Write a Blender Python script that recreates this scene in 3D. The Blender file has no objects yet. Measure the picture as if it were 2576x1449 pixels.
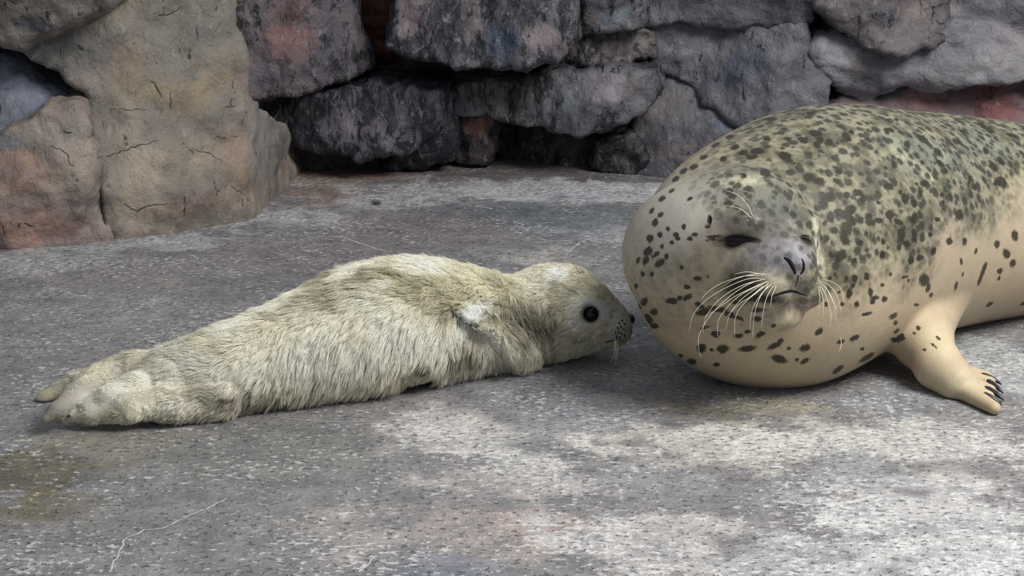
import bpy, math
import numpy as np
from mathutils import Vector
from mathutils.bvhtree import BVHTree
from mathutils.kdtree import KDTree

SC = bpy.context.scene
COL = SC.collection
R_ = np.random.default_rng(7)

# ------------------------------------------------------------------ camera
FPX, CX, CY = 4800.0, 1288.0, 724.5
CAM_Z, PITCH = 0.82, math.radians(15.0)
cam = bpy.data.cameras.new('camera')
cam.sensor_width = 36.0
cam.lens = 36.0 * FPX / 2576.0
cam_o = bpy.data.objects.new('camera', cam)
cam_o.location = (0, 0, CAM_Z)
cam_o.rotation_euler = (math.pi / 2 - PITCH, 0, 0)
COL.objects.link(cam_o)
SC.camera = cam_o

# ------------------------------------------------------------------ light
SC.view_settings.view_transform = 'Standard'
SC.view_settings.look = 'None'
SC.view_settings.gamma = 1.0
SC.view_settings.use_curve_mapping = False
SC.view_settings.exposure = 0.12
world = bpy.data.worlds.new('world')
SC.world = world
world.use_nodes = True
bg = world.node_tree.nodes['Background']
bg.inputs[0].default_value = (0.87, 0.93, 1.0, 1)
bg.inputs[1].default_value = 0.42

def area_light(name, loc, target, size, energy, color):
    L = bpy.data.lights.new(name, 'AREA')
    L.shape = 'RECTANGLE'
    L.size, L.size_y = size
    L.energy = energy
    L.color = color
    o = bpy.data.objects.new(name, L)
    o.location = loc
    d = Vector(target) - Vector(loc)
    o.rotation_euler = d.to_track_quat('-Z', 'Y').to_euler()
    COL.objects.link(o)
    return o
area_light('skylight', (1.65, 1.55, 2.3), (0.3, 2.5, 0.0), (1.2, 1.2), 106.0, (1.0, 0.97, 0.92))

# ------------------------------------------------------------------ view geometry helpers
CAMP = np.array([0, 0, CAM_Z])
FW = np.array([0, math.cos(PITCH), -math.sin(PITCH)])
UPV = np.array([0, math.sin(PITCH), math.cos(PITCH)])
RT = np.array([1.0, 0, 0])

def ray(px, py):
    return FW + RT * ((px - CX) / FPX) - UPV * ((py - CY) / FPX)
def at_depth(px, py, d):
    return CAMP + ray(px, py) * d
def on_z(px, py, z=0.0):
    r = ray(px, py)
    return CAMP + r * ((z - CAM_Z) / r[2])
def on_y(px, py, y):
    r = ray(px, py)
    return CAMP + r * (y / r[1])
def resting(px, py, rpx, k=1.0):
    """Centre and radius of a ball standing on the floor."""
    r = ray(px, py)
    d = CAM_Z / (k * rpx / FPX - r[2])
    return CAMP + r * d, rpx / FPX * d

# ------------------------------------------------------------------ noise
_perm = R_.permutation(256).astype(np.int64)
_perm = np.concatenate([_perm, _perm, _perm])
_g = R_.normal(size=(256, 3)); _g /= np.linalg.norm(_g, axis=1)[:, None]

def perlin(P):
    P = np.asarray(P, float)
    i = np.floor(P).astype(np.int64); f = P - i; i &= 255
    u = f * f * f * (f * (f * 6 - 15) + 10)
    out = 0
    for dx in (0, 1):
        wx = u[:, 0] if dx else 1 - u[:, 0]
        for dy in (0, 1):
            wy = u[:, 1] if dy else 1 - u[:, 1]
            for dz in (0, 1):
                wz = u[:, 2] if dz else 1 - u[:, 2]
                h = _perm[_perm[_perm[i[:, 0] + dx] + i[:, 1] + dy] + i[:, 2] + dz]
                g = _g[h]
                out = out + wx * wy * wz * (g[:, 0] * (f[:, 0] - dx) + g[:, 1] * (f[:, 1] - dy) + g[:, 2] * (f[:, 2] - dz))
    return out * 1.5
def fbm(P, oct=4, gain=0.5):
    P = np.asarray(P, float); a, s, t = 1.0, 1.0, 0
    for k in range(oct):
        t = t + a * perlin(P * s + k * 17.3); a *= gain; s *= 2.03
    return t
def ridged(P, oct=4):
    P = np.asarray(P, float); a, s, t = 1.0, 1.0, 0
    for k in range(oct):
        t = t + a * (1 - np.abs(perlin(P * s + k * 9.7)) * 2); a *= 0.5; s *= 2.1
    return t / 1.9
def sstep(a, b, x):
    t = np.clip((x - a) / (b - a), 0, 1); return t * t * (3 - 2 * t)

# ------------------------------------------------------------------ surface nets
def surfnet(F, org, h):
    nx, ny, nz = F.shape
    ins = F < 0
    cs = (nx - 1, ny - 1, nz - 1)
    acc = np.zeros(cs + (3,), np.float32); cnt = np.zeros(cs, np.float32)
    def corner(a, d): return a[d[0]:nx - 1 + d[0], d[1]:ny - 1 + d[1], d[2]:nz - 1 + d[2]]
    for ax in range(3):
        o = [k for k in range(3) if k != ax]
        for p in (0, 1):
            for q in (0, 1):
                d0 = [0, 0, 0]; d0[o[0]] = p; d0[o[1]] = q
                d1 = list(d0); d1[ax] = 1
                a, b = corner(F, d0), corner(F, d1)
                m = corner(ins, d0) != corner(ins, d1)
                t = np.where(m, a / np.where(m, a - b, 1), 0)
                for c in range(3):
                    acc[..., c] += np.where(m, (t if c == ax else d0[c]), 0)
                cnt += m
    act = cnt > 0
    idx = np.full(cs, -1, np.int64); n = int(act.sum()); idx[act] = np.arange(n)
    ijk = np.argwhere(act).astype(np.float32)
    V = (ijk + acc[act] / cnt[act][:, None]) * h + np.asarray(org)
    Q = []
    for ax in range(3):
        o = [k for k in range(3) if k != ax]
        sl0 = [slice(None)] * 3; sl1 = [slice(None)] * 3
        sl0[ax] = slice(0, -1); sl1[ax] = slice(1, None)
        m = ins[tuple(sl0)] != ins[tuple(sl1)]
        e = np.argwhere(m)
        ok = (e[:, o[0]] > 0) & (e[:, o[1]] > 0) & (e[:, o[0]] < F.shape[o[0]] - 1) & (e[:, o[1]] < F.shape[o[1]] - 1)
        e = e[ok]
        s = ins[e[:, 0], e[:, 1], e[:, 2]]
        def cell(da, db):
            c = e.copy(); c[:, o[0]] -= da; c[:, o[1]] -= db
            return idx[c[:, 0], c[:, 1], c[:, 2]]
        q = np.stack([cell(1, 1), cell(0, 1), cell(0, 0), cell(1, 0)], 1)
        if ax == 1: s = ~s
        q[~s] = q[~s][:, ::-1]
        Q.append(q)
    return V, np.concatenate(Q)

def grid_eval(f, lo, hi, h, B=4):
    """Sample f on a grid, looking closely only at blocks that the surface passes through."""
    n = [int(math.ceil((hi[k] - lo[k]) / h / B)) for k in range(3)]
    bc = np.stack(np.meshgrid(*[np.arange(m) for m in n], indexing='ij'), -1).reshape(-1, 3)
    d = f(np.asarray(lo) + (bc + 0.5) * B * h - h / 2)
    F = np.repeat(np.repeat(np.repeat(d.reshape(n), B, 0), B, 1), B, 2).astype(np.float32)
    act = bc[np.abs(d) < B * h * 1.35]
    o = np.stack(np.meshgrid(*[np.arange(B)] * 3, indexing='ij'), -1).reshape(-1, 3)
    I = (act[:, None, :] * B + o[None]).reshape(-1, 3)
    F[I[:, 0], I[:, 1], I[:, 2]] = f(np.asarray(lo) + I * h)
    return F
def subdivide(V, Q):
    E = np.concatenate([Q[:, [0, 1]], Q[:, [1, 2]], Q[:, [2, 3]], Q[:, [3, 0]]])
    Es = np.sort(E, 1)
    U, inv = np.unique(Es[:, 0] * len(V) + Es[:, 1], return_inverse=True)
    a, b = U // len(V), U % len(V)
    nV, nE, m = len(V), len(U), len(Q)
    W = np.concatenate([V, (V[a] + V[b]) / 2, V[Q].mean(1)])
    e = inv.reshape(4, m).T + nV
    c = np.arange(m) + nV + nE
    QQ = np.concatenate([np.stack([Q[:, k], e[:, k], c, e[:, (k + 3) % 4]], 1) for k in range(4)])
    return W, QQ

def vnormals(V, Q):
    fn = np.cross(V[Q[:, 2]] - V[Q[:, 0]], V[Q[:, 3]] - V[Q[:, 1]])
    N = np.zeros_like(V)
    for k in range(4): np.add.at(N, Q[:, k], fn)
    return N / (np.linalg.norm(N, axis=1)[:, None] + 1e-12)

_TET = np.array([[1, -1, -1], [-1, -1, 1], [-1, 1, -1], [1, 1, 1]], float)
def project_sdf(V, f, it=2, eps=0.0015):
    for _ in range(it):
        fs = [f(V + eps * e) for e in _TET]
        d = sum(fs) / 4
        g = sum(fs[k][:, None] * _TET[k] for k in range(4)) / (4 * eps)
        n2 = (g * g).sum(1)
        V = V - g * (np.clip(d, -0.004, 0.004) / np.maximum(n2, 0.25))[:, None]
    return V

def smin(a, b, k):
    h = np.clip(0.5 + 0.5 * (b - a) / k, 0, 1)
    return b * (1 - h) + a * h - k * h * (1 - h)
def smax(a, b, k): return -smin(-a, -b, k)
def d_ell(P, c, r, M=None):
    q = P - c
    if M is not None: q = q @ M          # columns of M are the local axes
    r = np.asarray(r, float)
    k0 = np.sqrt(((q / r) ** 2).sum(1)); k1 = np.sqrt(((q / (r * r)) ** 2).sum(1))
    return k0 * (k0 - 1) / np.maximum(k1, 1e-6)
def d_sph(P, c, r): return np.sqrt(((P - c) ** 2).sum(1)) - r
def d_cone(P, a, b, ra, rb, M=None, flat=None):
    """Round cone from a to b; flat=(axis, factor) squeezes it along a world axis."""
    a, b = np.asarray(a, float), np.asarray(b, float)
    Q = P
    if flat is not None:
        ax, k = flat
        Q = P.copy(); Q = Q + np.outer((Q - a) @ ax - 0, ax) * (k - 1)
        b = b + ax * ((b - a) @ ax) * (k - 1)
    ab = b - a
    t = np.clip(((Q - a) @ ab) / (ab @ ab), 0, 1)
    d = np.sqrt(((Q - a - t[:, None] * ab) ** 2).sum(1)) - (ra + (rb - ra) * t)
    return d / (flat[1] if flat is not None else 1)

# ------------------------------------------------------------------ object helpers
def put(o, name=None, parent=None, label=None, cat=None, kind=None, group=None):
    if o.name not in COL.objects: COL.objects.link(o)
    if parent is not None: o.parent = parent
    if label: o['label'] = label
    if cat: o['category'] = cat
    if kind: o['kind'] = kind
    if group: o['group'] = group
    return o
def mesh_obj(name, V, F, mat, parent=None, smooth=True, attrs=None, **kw):
    me = bpy.data.meshes.new(name)
    V = np.asarray(V, np.float32); F = np.asarray(F, np.int32)
    me.vertices.add(len(V)); me.vertices.foreach_set('co', V.ravel())
    k = F.shape[1]
    me.loops.add(F.size); me.loops.foreach_set('vertex_index', F.ravel())
    me.polygons.add(len(F))
    me.polygons.foreach_set('loop_start', np.arange(0, F.size, k, dtype=np.int32))
    me.update(calc_edges=True)
    me.validate()
    if smooth: me.polygons.foreach_set('use_smooth', np.ones(len(me.polygons), bool))
    for nm, a in (attrs or {}).items():
        a = np.asarray(a, np.float32)
        if a.ndim == 2:
            at = me.attributes.new(nm, 'FLOAT_COLOR', 'POINT')
            at.data.foreach_set('color', np.concatenate([a, np.ones((len(a), 1), np.float32)], 1).ravel())
        else:
            at = me.attributes.new(nm, 'FLOAT', 'POINT'); at.data.foreach_set('value', a)
    me.materials.append(mat)
    o = bpy.data.objects.new(name, me)
    return put(o, None, parent, **kw)

def tube(pts, radii, n=8, cap=True):
    pts = np.asarray(pts, float); radii = np.asarray(radii, float)
    V, F = [], []
    up = np.array([0.3, 0.2, 1.0])
    for i, p in enumerate(pts):
        t = pts[min(i + 1, len(pts) - 1)] - pts[max(i - 1, 0)]; t /= np.linalg.norm(t) + 1e-12
        a = np.cross(t, up); a /= np.linalg.norm(a) + 1e-12; b = np.cross(a, t)
        for k in range(n):
            w = 2 * math.pi * k / n
            V.append(p + radii[i] * (math.cos(w) * a + math.sin(w) * b))
    for i in range(len(pts) - 1):
        for k in range(n):
            F.append([i * n + k, i * n + (k + 1) % n, (i + 1) * n + (k + 1) % n, (i + 1) * n + k])
    V = np.array(V); m = len(V)
    V = np.concatenate([V, pts[:1], pts[-1:]])
    for k in range(0, n, 2):
        F.append([m, (k + 2) % n, k + 1, k])
        e = (len(pts) - 1) * n
        F.append([m + 1, e + k, e + k + 1, e + (k + 2) % n])
    return V, np.array(F)
def bez(pts, n=12):
    pts = [np.asarray(p, float) for p in pts]
    out = []
    for t in np.linspace(0, 1, n):
        q = pts
        while len(q) > 1: q = [q[i] * (1 - t) + q[i + 1] * t for i in range(len(q) - 1)]
        out.append(q[0])
    return np.array(out)
def catmull(P, n):
    P = np.asarray(P, float)
    P = np.concatenate([[2 * P[0] - P[1]], P, [2 * P[-1] - P[-2]]])
    out = []
    for i in range(1, len(P) - 2):
        for t in np.linspace(0, 1, n, endpoint=False):
            a, b, c, d = P[i - 1:i + 3]
            out.append(0.5 * (2 * b + (c - a) * t + (2 * a - 5 * b + 4 * c - d) * t * t + (3 * b - a - 3 * c + d) * t ** 3))
    out.append(P[-2])
    return np.array(out)

def lin(r, g, b):
    c = np.array([r, g, b], float) / 255.0
    return np.where(c <= 0.04045, c / 12.92, ((c + 0.055) / 1.055) ** 2.4)

# ------------------------------------------------------------------ materials
def new_mat(name):
    m = bpy.data.materials.new(name); m.use_nodes = True
    nt = m.node_tree; b = nt.nodes['Principled BSDF']
    return m, nt, b
def N(nt, typ, **kw):
    n = nt.nodes.new(typ)
    for k, v in kw.items(): setattr(n, k, v)
    return n
def L(nt, a, b): nt.links.new(a, b)
def noise_node(nt, vec, scale, detail=4, rough=0.55, dist=0.0):
    n = N(nt, 'ShaderNodeTexNoise'); L(nt, vec, n.inputs['Vector'])
    n.inputs['Scale'].default_value = scale; n.inputs['Detail'].default_value = detail
    n.inputs['Roughness'].default_value = rough; n.inputs['Distortion'].default_value = dist
    return n.outputs['Fac']
def ramp(nt, val, a, b, va=0.0, vb=1.0):
    n = N(nt, 'ShaderNodeMapRange', interpolation_type='SMOOTHSTEP'); L(nt, val, n.inputs['Value'])
    n.inputs['From Min'].default_value = a; n.inputs['From Max'].default_value = b
    n.inputs['To Min'].default_value = va; n.inputs['To Max'].default_value = vb
    return n.outputs['Result']
def math_(nt, op, a, b=None, c=None):
    n = N(nt, 'ShaderNodeMath', operation=op)
    for i, v in enumerate((a, b, c)):
        if v is None: continue
        if isinstance(v, (int, float)): n.inputs[i].default_value = v
        else: L(nt, v, n.inputs[i])
    return n.outputs[0]
def mixc(nt, fac, a, b, mode='MIX'):
    n = N(nt, 'ShaderNodeMix', data_type='RGBA', blend_type=mode)
    for sock, v in ((n.inputs[0], fac), (n.inputs[6], a), (n.inputs[7], b)):
        if isinstance(v, (int, float)): sock.default_value = v
        elif isinstance(v, (tuple, list, np.ndarray)): sock.default_value = (*[float(x) for x in v[:3]], 1)
        else: L(nt, v, sock)
    return n.outputs[2]
def bump(nt, height, strength, dist, normal=None):
    n = N(nt, 'ShaderNodeBump'); n.inputs['Strength'].default_value = strength; n.inputs['Distance'].default_value = dist
    L(nt, height, n.inputs['Height'])
    if normal is not None: L(nt, normal, n.inputs['Normal'])
    return n.outputs['Normal']
def obj_coord(nt): return N(nt, 'ShaderNodeTexCoord').outputs['Object']
def attr(nt, name, out='Color'):
    return N(nt, 'ShaderNodeAttribute', attribute_name=name).outputs[out]
def scaled(nt, vec, s):
    n = N(nt, 'ShaderNodeMapping'); L(nt, vec, n.inputs['Vector']); n.inputs['Scale'].default_value = s
    return n.outputs[0]

def rock_material():
    m, nt, b = new_mat('rock_paint')
    co = obj_coord(nt); c = attr(nt, 'Col')
    n1 = noise_node(nt, co, 9, 6, 0.62)
    c = mixc(nt, ramp(nt, n1, 0.30, 0.72), mixc(nt, 1.0, c, (0.62, 0.62, 0.66), 'MULTIPLY'), mixc(nt, 1.0, c, (1.28, 1.24, 1.2), 'MULTIPLY'))
    # dark dry-brushed strokes, drawn out downwards
    n2 = noise_node(nt, scaled(nt, co, (1, 1, 0.4)), 42, 6, 0.72, 0.6)
    dk = attr(nt, 'dark', 'Fac')
    f = ramp(nt, math_(nt, 'ADD', n2, math_(nt, 'MULTIPLY', math_(nt, 'SUBTRACT', dk, 0.22), 0.24)), 0.59, 0.635)
    c = mixc(nt, math_(nt, 'MULTIPLY', f, 0.92), c, (0.010, 0.011, 0.015))
    n4 = noise_node(nt, scaled(nt, co, (1, 1, 0.5)), 55, 5, 0.7, 0.4)
    c = mixc(nt, math_(nt, 'MULTIPLY', ramp(nt, n4, 0.56, 0.70), 0.35), c, (0.34, 0.33, 0.35))
    n3 = noise_node(nt, co, 190, 3, 0.6)
    c = mixc(nt, math_(nt, 'MULTIPLY', ramp(nt, n3, 0.66, 0.74), 0.45), c, (0.40, 0.40, 0.42))
    c = mixc(nt, math_(nt, 'MULTIPLY', ramp(nt, n3, 0.34, 0.26), 0.6), c, (0.02, 0.02, 0.02))
    L(nt, c, b.inputs['Base Color'])
    b.inputs['Roughness'].default_value = 0.55
    b.inputs['Specular IOR Level'].default_value = 0.4
    nb = bump(nt, noise_node(nt, co, 30, 6, 0.6), 0.5, 0.02)
    nb = bump(nt, noise_node(nt, scaled(nt, co, (1, 1, 0.6)), 110, 4, 0.6), 0.5, 0.006, nb)
    L(nt, nb, b.inputs['Normal'])
    return m

def floor_material():
    m, nt, b = new_mat('painted_concrete')
    co = obj_coord(nt); c = attr(nt, 'Col'); wear_light = attr(nt, 'wear_light', 'Fac')
    n1 = noise_node(nt, co, 22, 6, 0.65)
    c = mixc(nt, ramp(nt, n1, 0.28, 0.75), mixc(nt, 1.0, c, (0.70, 0.71, 0.74), 'MULTIPLY'), mixc(nt, 1.0, c, (1.25, 1.23, 1.2), 'MULTIPLY'))
    nf = noise_node(nt, scaled(nt, co, (0.8, 1.0, 1.0)), 112, 4, 0.66)
    np_ = noise_node(nt, co, 7, 4, 0.6)
    pale = ramp(nt, math_(nt, 'ADD', nf, math_(nt, 'ADD', math_(nt, 'MULTIPLY', wear_light, 0.10), math_(nt, 'MULTIPLY', math_(nt, 'SUBTRACT', np_, 0.5), 0.35))), 0.57, 0.66)
    c = mixc(nt, math_(nt, 'MULTIPLY', pale, 0.58), c, (0.70, 0.70, 0.70))
    ng = noise_node(nt, scaled(nt, co, (0.75, 1.0, 1.0)), 130, 3, 0.62)
    pit = ramp(nt, ng, 0.43, 0.34)
    c = mixc(nt, math_(nt, 'MULTIPLY', pit, 0.72), c, (0.05, 0.052, 0.06))
    L(nt, c, b.inputs['Base Color'])
    b.inputs['Roughness'].default_value = 0.42
    b.inputs['Specular IOR Level'].default_value = 0.5
    h = math_(nt, 'SUBTRACT', nf, math_(nt, 'MULTIPLY', pit, 0.5))
    nb = bump(nt, noise_node(nt, co, 60, 4, 0.6), 0.35, 0.008)
    nb = bump(nt, h, 0.7, 0.006, nb)
    L(nt, nb, b.inputs['Normal'])
    return m

def coat_material():
    m, nt, b = new_mat('spotted_coat')
    co = obj_coord(nt); c = attr(nt, 'Col'); s = attr(nt, 'spot', 'Fac')
    n0 = noise_node(nt, co, 40, 4, 0.6)
    c = mixc(nt, n0, mixc(nt, 1.0, c, (0.86, 0.86, 0.86), 'MULTIPLY'), mixc(nt, 1.0, c, (1.12, 1.12, 1.12), 'MULTIPLY'))
    n1 = noise_node(nt, co, 210, 4, 0.7)
    v = math_(nt, 'ADD', s, math_(nt, 'MULTIPLY', math_(nt, 'SUBTRACT', n1, 0.5), 1.5))
    f = ramp(nt, v, 0.12, 0.68)
    bk = attr(nt, 'back', 'Fac')
    n2 = math_(nt, 'ADD', noise_node(nt, co, 95, 4, 0.62, 0.4), math_(nt, 'MULTIPLY', math_(nt, 'SUBTRACT', noise_node(nt, co, 22, 3, 0.5), 0.5), 0.45))
    g = math_(nt, 'MULTIPLY', ramp(nt, n2, 0.44, 0.60), math_(nt, 'MULTIPLY', bk, 0.84))
    g = math_(nt, 'MULTIPLY', g, 0.5)
    c = mixc(nt, g, c, (0.032, 0.034, 0.028))
    vo = N(nt, 'ShaderNodeTexVoronoi'); vo.inputs['Scale'].default_value = 74.0
    L(nt, co, vo.inputs['Vector'])
    sp = N(nt, 'ShaderNodeSeparateColor'); L(nt, vo.outputs['Color'], sp.inputs[0])
    dd = math_(nt, 'ADD', vo.outputs['Distance'], math_(nt, 'MULTIPLY', math_(nt, 'SUBTRACT', noise_node(nt, co, 190, 3, 0.65), 0.5), 0.75))
    dd = math_(nt, 'ADD', dd, math_(nt, 'MULTIPLY', sp.outputs[0], 0.30))
    c = mixc(nt, math_(nt, 'MULTIPLY', ramp(nt, dd, 0.72, 0.40), math_(nt, 'MULTIPLY', bk, 0.88)), c, (0.026, 0.027, 0.022))
    c = mixc(nt, math_(nt, 'MULTIPLY', f, 0.93), c, (0.022, 0.019, 0.013))
    L(nt, c, b.inputs['Base Color'])
    b.inputs['Roughness'].default_value = 0.50
    b.inputs['Specular IOR Level'].default_value = 0.2
    b.inputs['Sheen Weight'].default_value = 0.03
    b.inputs['Sheen Roughness'].default_value = 0.4
    nb = bump(nt, noise_node(nt, co, 420, 3, 0.6), 0.2, 0.0025)
    nb = bump(nt, noise_node(nt, co, 28, 3, 0.5), 0.12, 0.01, nb)
    L(nt, nb, b.inputs['Normal'])
    return m

def plain(name, col, rough=0.5, spec=0.5, coat=0.0):
    m, nt, b = new_mat(name)
    co = obj_coord(nt)
    f = noise_node(nt, co, 60, 3, 0.6)
    c = mixc(nt, f, tuple(np.asarray(col) * 0.8), tuple(np.asarray(col) * 1.2))
    L(nt, c, b.inputs['Base Color'])
    b.inputs['Roughness'].default_value = rough
    b.inputs['Specular IOR Level'].default_value = spec
    b.inputs['Coat Weight'].default_value = coat
    b.inputs['Coat Roughness'].default_value = 0.03
    return m
def skin_material():
    m, nt, b = new_mat('pup_skin')
    L(nt, attr(nt, 'Col'), b.inputs['Base Color']); b.inputs['Roughness'].default_value = 0.7
    L(nt, bump(nt, noise_node(nt, obj_coord(nt), 300, 3), 0.3, 0.003), b.inputs['Normal'])
    return m
def fur_material():
    m, nt, b = new_mat('lanugo_fur')
    L(nt, attr(nt, 'Col'), b.inputs['Base Color'])
    b.inputs['Roughness'].default_value = 0.55
    b.inputs['Specular IOR Level'].default_value = 0.35
    tr = N(nt, 'ShaderNodeBsdfTranslucent'); L(nt, attr(nt, 'Col'), tr.inputs['Color'])
    mx = N(nt, 'ShaderNodeMixShader'); mx.inputs[0].default_value = 0.10
    L(nt, b.outputs[0], mx.inputs[1]); L(nt, tr.outputs[0], mx.inputs[2])
    L(nt, mx.outputs[0], nt.nodes['Material Output'].inputs['Surface'])
    return m

M_ROCK, M_FLOOR, M_COAT = rock_material(), floor_material(), coat_material()
M_SKIN, M_FUR = skin_material(), fur_material()
M_EYE = plain('wet_eye', (0.004, 0.0035, 0.0035), 0.06, 0.22)
M_CLAW = plain('dark_claw', (0.018, 0.022, 0.026), 0.3)
M_NOSE = plain('nose_skin', (0.012, 0.010, 0.010), 0.35)
M_WHISK = plain('pale_whisker', (0.75, 0.70, 0.56), 0.35)
M_VEIN = plain('pale_vein', (0.42, 0.42, 0.43), 0.6)
M_BACK = plain('dark_backing', (0.035, 0.033, 0.034), 0.9)

# ================================================================== FLOOR
def floor_h(x, y):
    P = np.stack([x * 1.2, y * 1.2, 0 * x], 1)
    far = sstep(2.9, 3.9, y)
    return 0.010 * far * fbm(P * 1.7, 3) + 0.0022 * far * fbm(P * 9, 3)
def blobs(x, y, base, lst, warp=0.05, seed=0):
    """Stains, worn patches and painted-in light: (px, py, rx_px, ry_px, rgb, strength) laid on the floor."""
    Cc = np.tile(np.asarray(base, float), (len(x), 1))
    P = np.stack([x * 5, y * 5, 0 * x + seed], 1)
    wx, wy = warp * fbm(P, 4), warp * fbm(P + 31.7, 4)
    rag = 0.55 * fbm(P * 3.2 + 7, 5, 0.65)
    for (px, py, rx, ry, col, st) in lst:
        c = on_z(px, py)
        ax = abs(on_z(px + rx, py)[0] - c[0])
        ay = abs(on_z(px, py - ry)[1] - on_z(px, py + ry)[1]) / 2
        d = np.sqrt(((x + wx - c[0]) / ax) ** 2 + ((y + wy - c[1]) / ay) ** 2) + rag
        w = st * (1 - sstep(0.55, 1.2, d))
        Cc = Cc * (1 - w[:, None]) + np.asarray(col) * w[:, None]
    return Cc
nxs, nys = 520, 620
fx = np.linspace(-1.7, 1.9, nxs); fy = np.linspace(1.2, 4.35, nys)
X, Y = np.meshgrid(fx, fy); X = X.ravel(); Y = Y.ravel()
A_DK, A_BL, A_PL, A_WM, A_PK = lin(92, 92, 97), lin(98, 104, 114), lin(178, 177, 182), lin(125, 120, 104), lin(138, 122, 122)
A_MID = lin(118, 117, 121)
FLOOR_BASE = lin(112, 111, 115)
FL = [
    # far strip against the wall; its pale band of light is painted in
    (1200, 445, 700, 45, lin(98, 92, 94), 0.8), (850, 470, 160, 60, lin(128, 106, 96), 0.7),
    (1100, 470, 420, 22, lin(146, 142, 146), 0.6),
    (1400, 482, 420, 24, lin(176, 180, 192), 0.9), (1000, 512, 230, 22, lin(160, 156, 160), 0.8),
    (760, 552, 300, 26, lin(158, 158, 164), 0.8), (330, 610, 420, 24, lin(150, 153, 160), 0.85), (40, 650, 200, 40, lin(146, 148, 155), 0.7),
    # dark middle
    (1250, 540, 320, 40, A_BL * 0.8, 0.8), (1450, 560, 180, 60, lin(100, 106, 114), 0.7),
    (1030, 570, 260, 40, lin(112, 104, 107), 0.7), (1550, 590, 90, 30, lin(140, 142, 148), 0.6),
    (760, 640, 300, 40, lin(112, 105, 108), 0.6), (1380, 650, 120, 26, lin(146, 144, 144), 0.75),
    (420, 700, 400, 50, lin(120, 118, 120), 0.6), (250, 780, 300, 60, lin(128, 128, 132), 0.5),
    (120, 880, 260, 50, lin(118, 117, 121), 0.6), (640, 710, 160, 40, lin(92, 94, 102), 0.5),
    # foreground left: olive and brown stains
    (60, 1190, 220, 80, lin(82, 78, 62), 0.8), (120, 1270, 160, 40, lin(92, 86, 62), 0.8), (260, 1110, 240, 40, lin(120, 116, 106), 0.7),
    (620, 1130, 330, 90, lin(104, 104, 104), 0.6), (560, 1300, 420, 90, lin(108, 108, 111), 0.6),
    (800, 960, 300, 40, lin(120, 119, 122), 0.5), (350, 1400, 300, 60, lin(112, 112, 116), 0.6),
    # pale worn patches; lower right also has a light gradient painted in
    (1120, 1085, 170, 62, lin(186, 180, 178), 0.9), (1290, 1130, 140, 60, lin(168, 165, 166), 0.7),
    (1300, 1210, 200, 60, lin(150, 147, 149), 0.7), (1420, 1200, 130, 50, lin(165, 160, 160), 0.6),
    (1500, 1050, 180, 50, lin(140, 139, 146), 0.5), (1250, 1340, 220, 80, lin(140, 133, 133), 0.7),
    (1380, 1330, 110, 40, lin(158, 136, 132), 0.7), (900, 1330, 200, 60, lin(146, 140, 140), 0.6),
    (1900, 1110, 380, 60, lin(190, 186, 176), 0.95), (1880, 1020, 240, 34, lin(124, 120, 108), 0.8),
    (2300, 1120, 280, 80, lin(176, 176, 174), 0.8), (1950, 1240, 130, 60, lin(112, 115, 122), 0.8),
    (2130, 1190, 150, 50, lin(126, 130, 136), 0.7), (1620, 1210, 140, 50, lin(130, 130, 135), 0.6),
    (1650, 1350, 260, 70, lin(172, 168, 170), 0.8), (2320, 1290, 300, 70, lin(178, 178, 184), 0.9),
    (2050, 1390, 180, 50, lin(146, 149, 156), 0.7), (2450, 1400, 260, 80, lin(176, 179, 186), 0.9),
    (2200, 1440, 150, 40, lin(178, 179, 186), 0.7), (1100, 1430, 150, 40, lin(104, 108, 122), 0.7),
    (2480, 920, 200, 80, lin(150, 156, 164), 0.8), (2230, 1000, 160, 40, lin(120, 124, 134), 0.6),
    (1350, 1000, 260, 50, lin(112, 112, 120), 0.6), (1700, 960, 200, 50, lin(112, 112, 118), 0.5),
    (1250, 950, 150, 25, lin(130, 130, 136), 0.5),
]
Z = floor_h(X, Y)
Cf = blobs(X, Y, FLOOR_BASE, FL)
wear_light = np.clip((Cf.mean(1) - 0.13) / 0.35, 0, 1)  # follows paleness, from worn paint and painted light alike
Cf = Cf * 1.27 * np.array([1.01, 1.0, 0.955])
Cf = np.where(Cf > 0.34, 0.34 + 0.4 * (Cf - 0.34), Cf)
hole = on_z(945, 512)
dh = np.sqrt(((X - hole[0]) / 0.014) ** 2 + ((Y - hole[1]) / 0.03) ** 2)
Cf = Cf * (1 - (1 - sstep(0.6, 1.0, dh))[:, None] * 0.95)
ii = np.arange(nxs * nys).reshape(nys, nxs)
Fq = np.stack([ii[:-1, :-1].ravel(), ii[:-1, 1:].ravel(), ii[1:, 1:].ravel(), ii[1:, :-1].ravel()], 1)
floor = mesh_obj('floor', np.stack([X, Y, Z], 1), Fq, M_FLOOR, attrs={'Col': Cf, 'wear_light': wear_light},
                 label='rough grey painted concrete floor with pale worn patches, stains and painted-in light', cat='floor', kind='structure')

def vein(pts, w=0.0016):
    P = catmull([on_z(*p) for p in pts], 14)
    jit = np.stack([fbm(P * 60 + 5, 2), fbm(P * 60 + 50, 2), 0 * P[:, 0]], 1) * 0.0035
    P = P + jit
    t = np.gradient(P, axis=0); t /= np.linalg.norm(t, axis=1)[:, None]
    nrm = np.stack([-t[:, 1], t[:, 0], 0 * t[:, 0]], 1)
    ww = w * (0.6 + 0.8 * np.abs(fbm(P * 90, 2)))[:, None]
    V = np.concatenate([P + nrm * ww, P - nrm * ww])
    V[:, 2] = floor_h(V[:, 0], V[:, 1]) + 0.0006
    n = len(P)
    F = [[k, n + k, n + k + 1, k + 1] for k in range(n - 1)]
    return mesh_obj('crack', V, F, M_VEIN, floor)
vein([(275, 1440), (305, 1385), (318, 1355), (360, 1338), (420, 1325), (470, 1300), (520, 1280), (570, 1255)], 0.0014)
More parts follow.
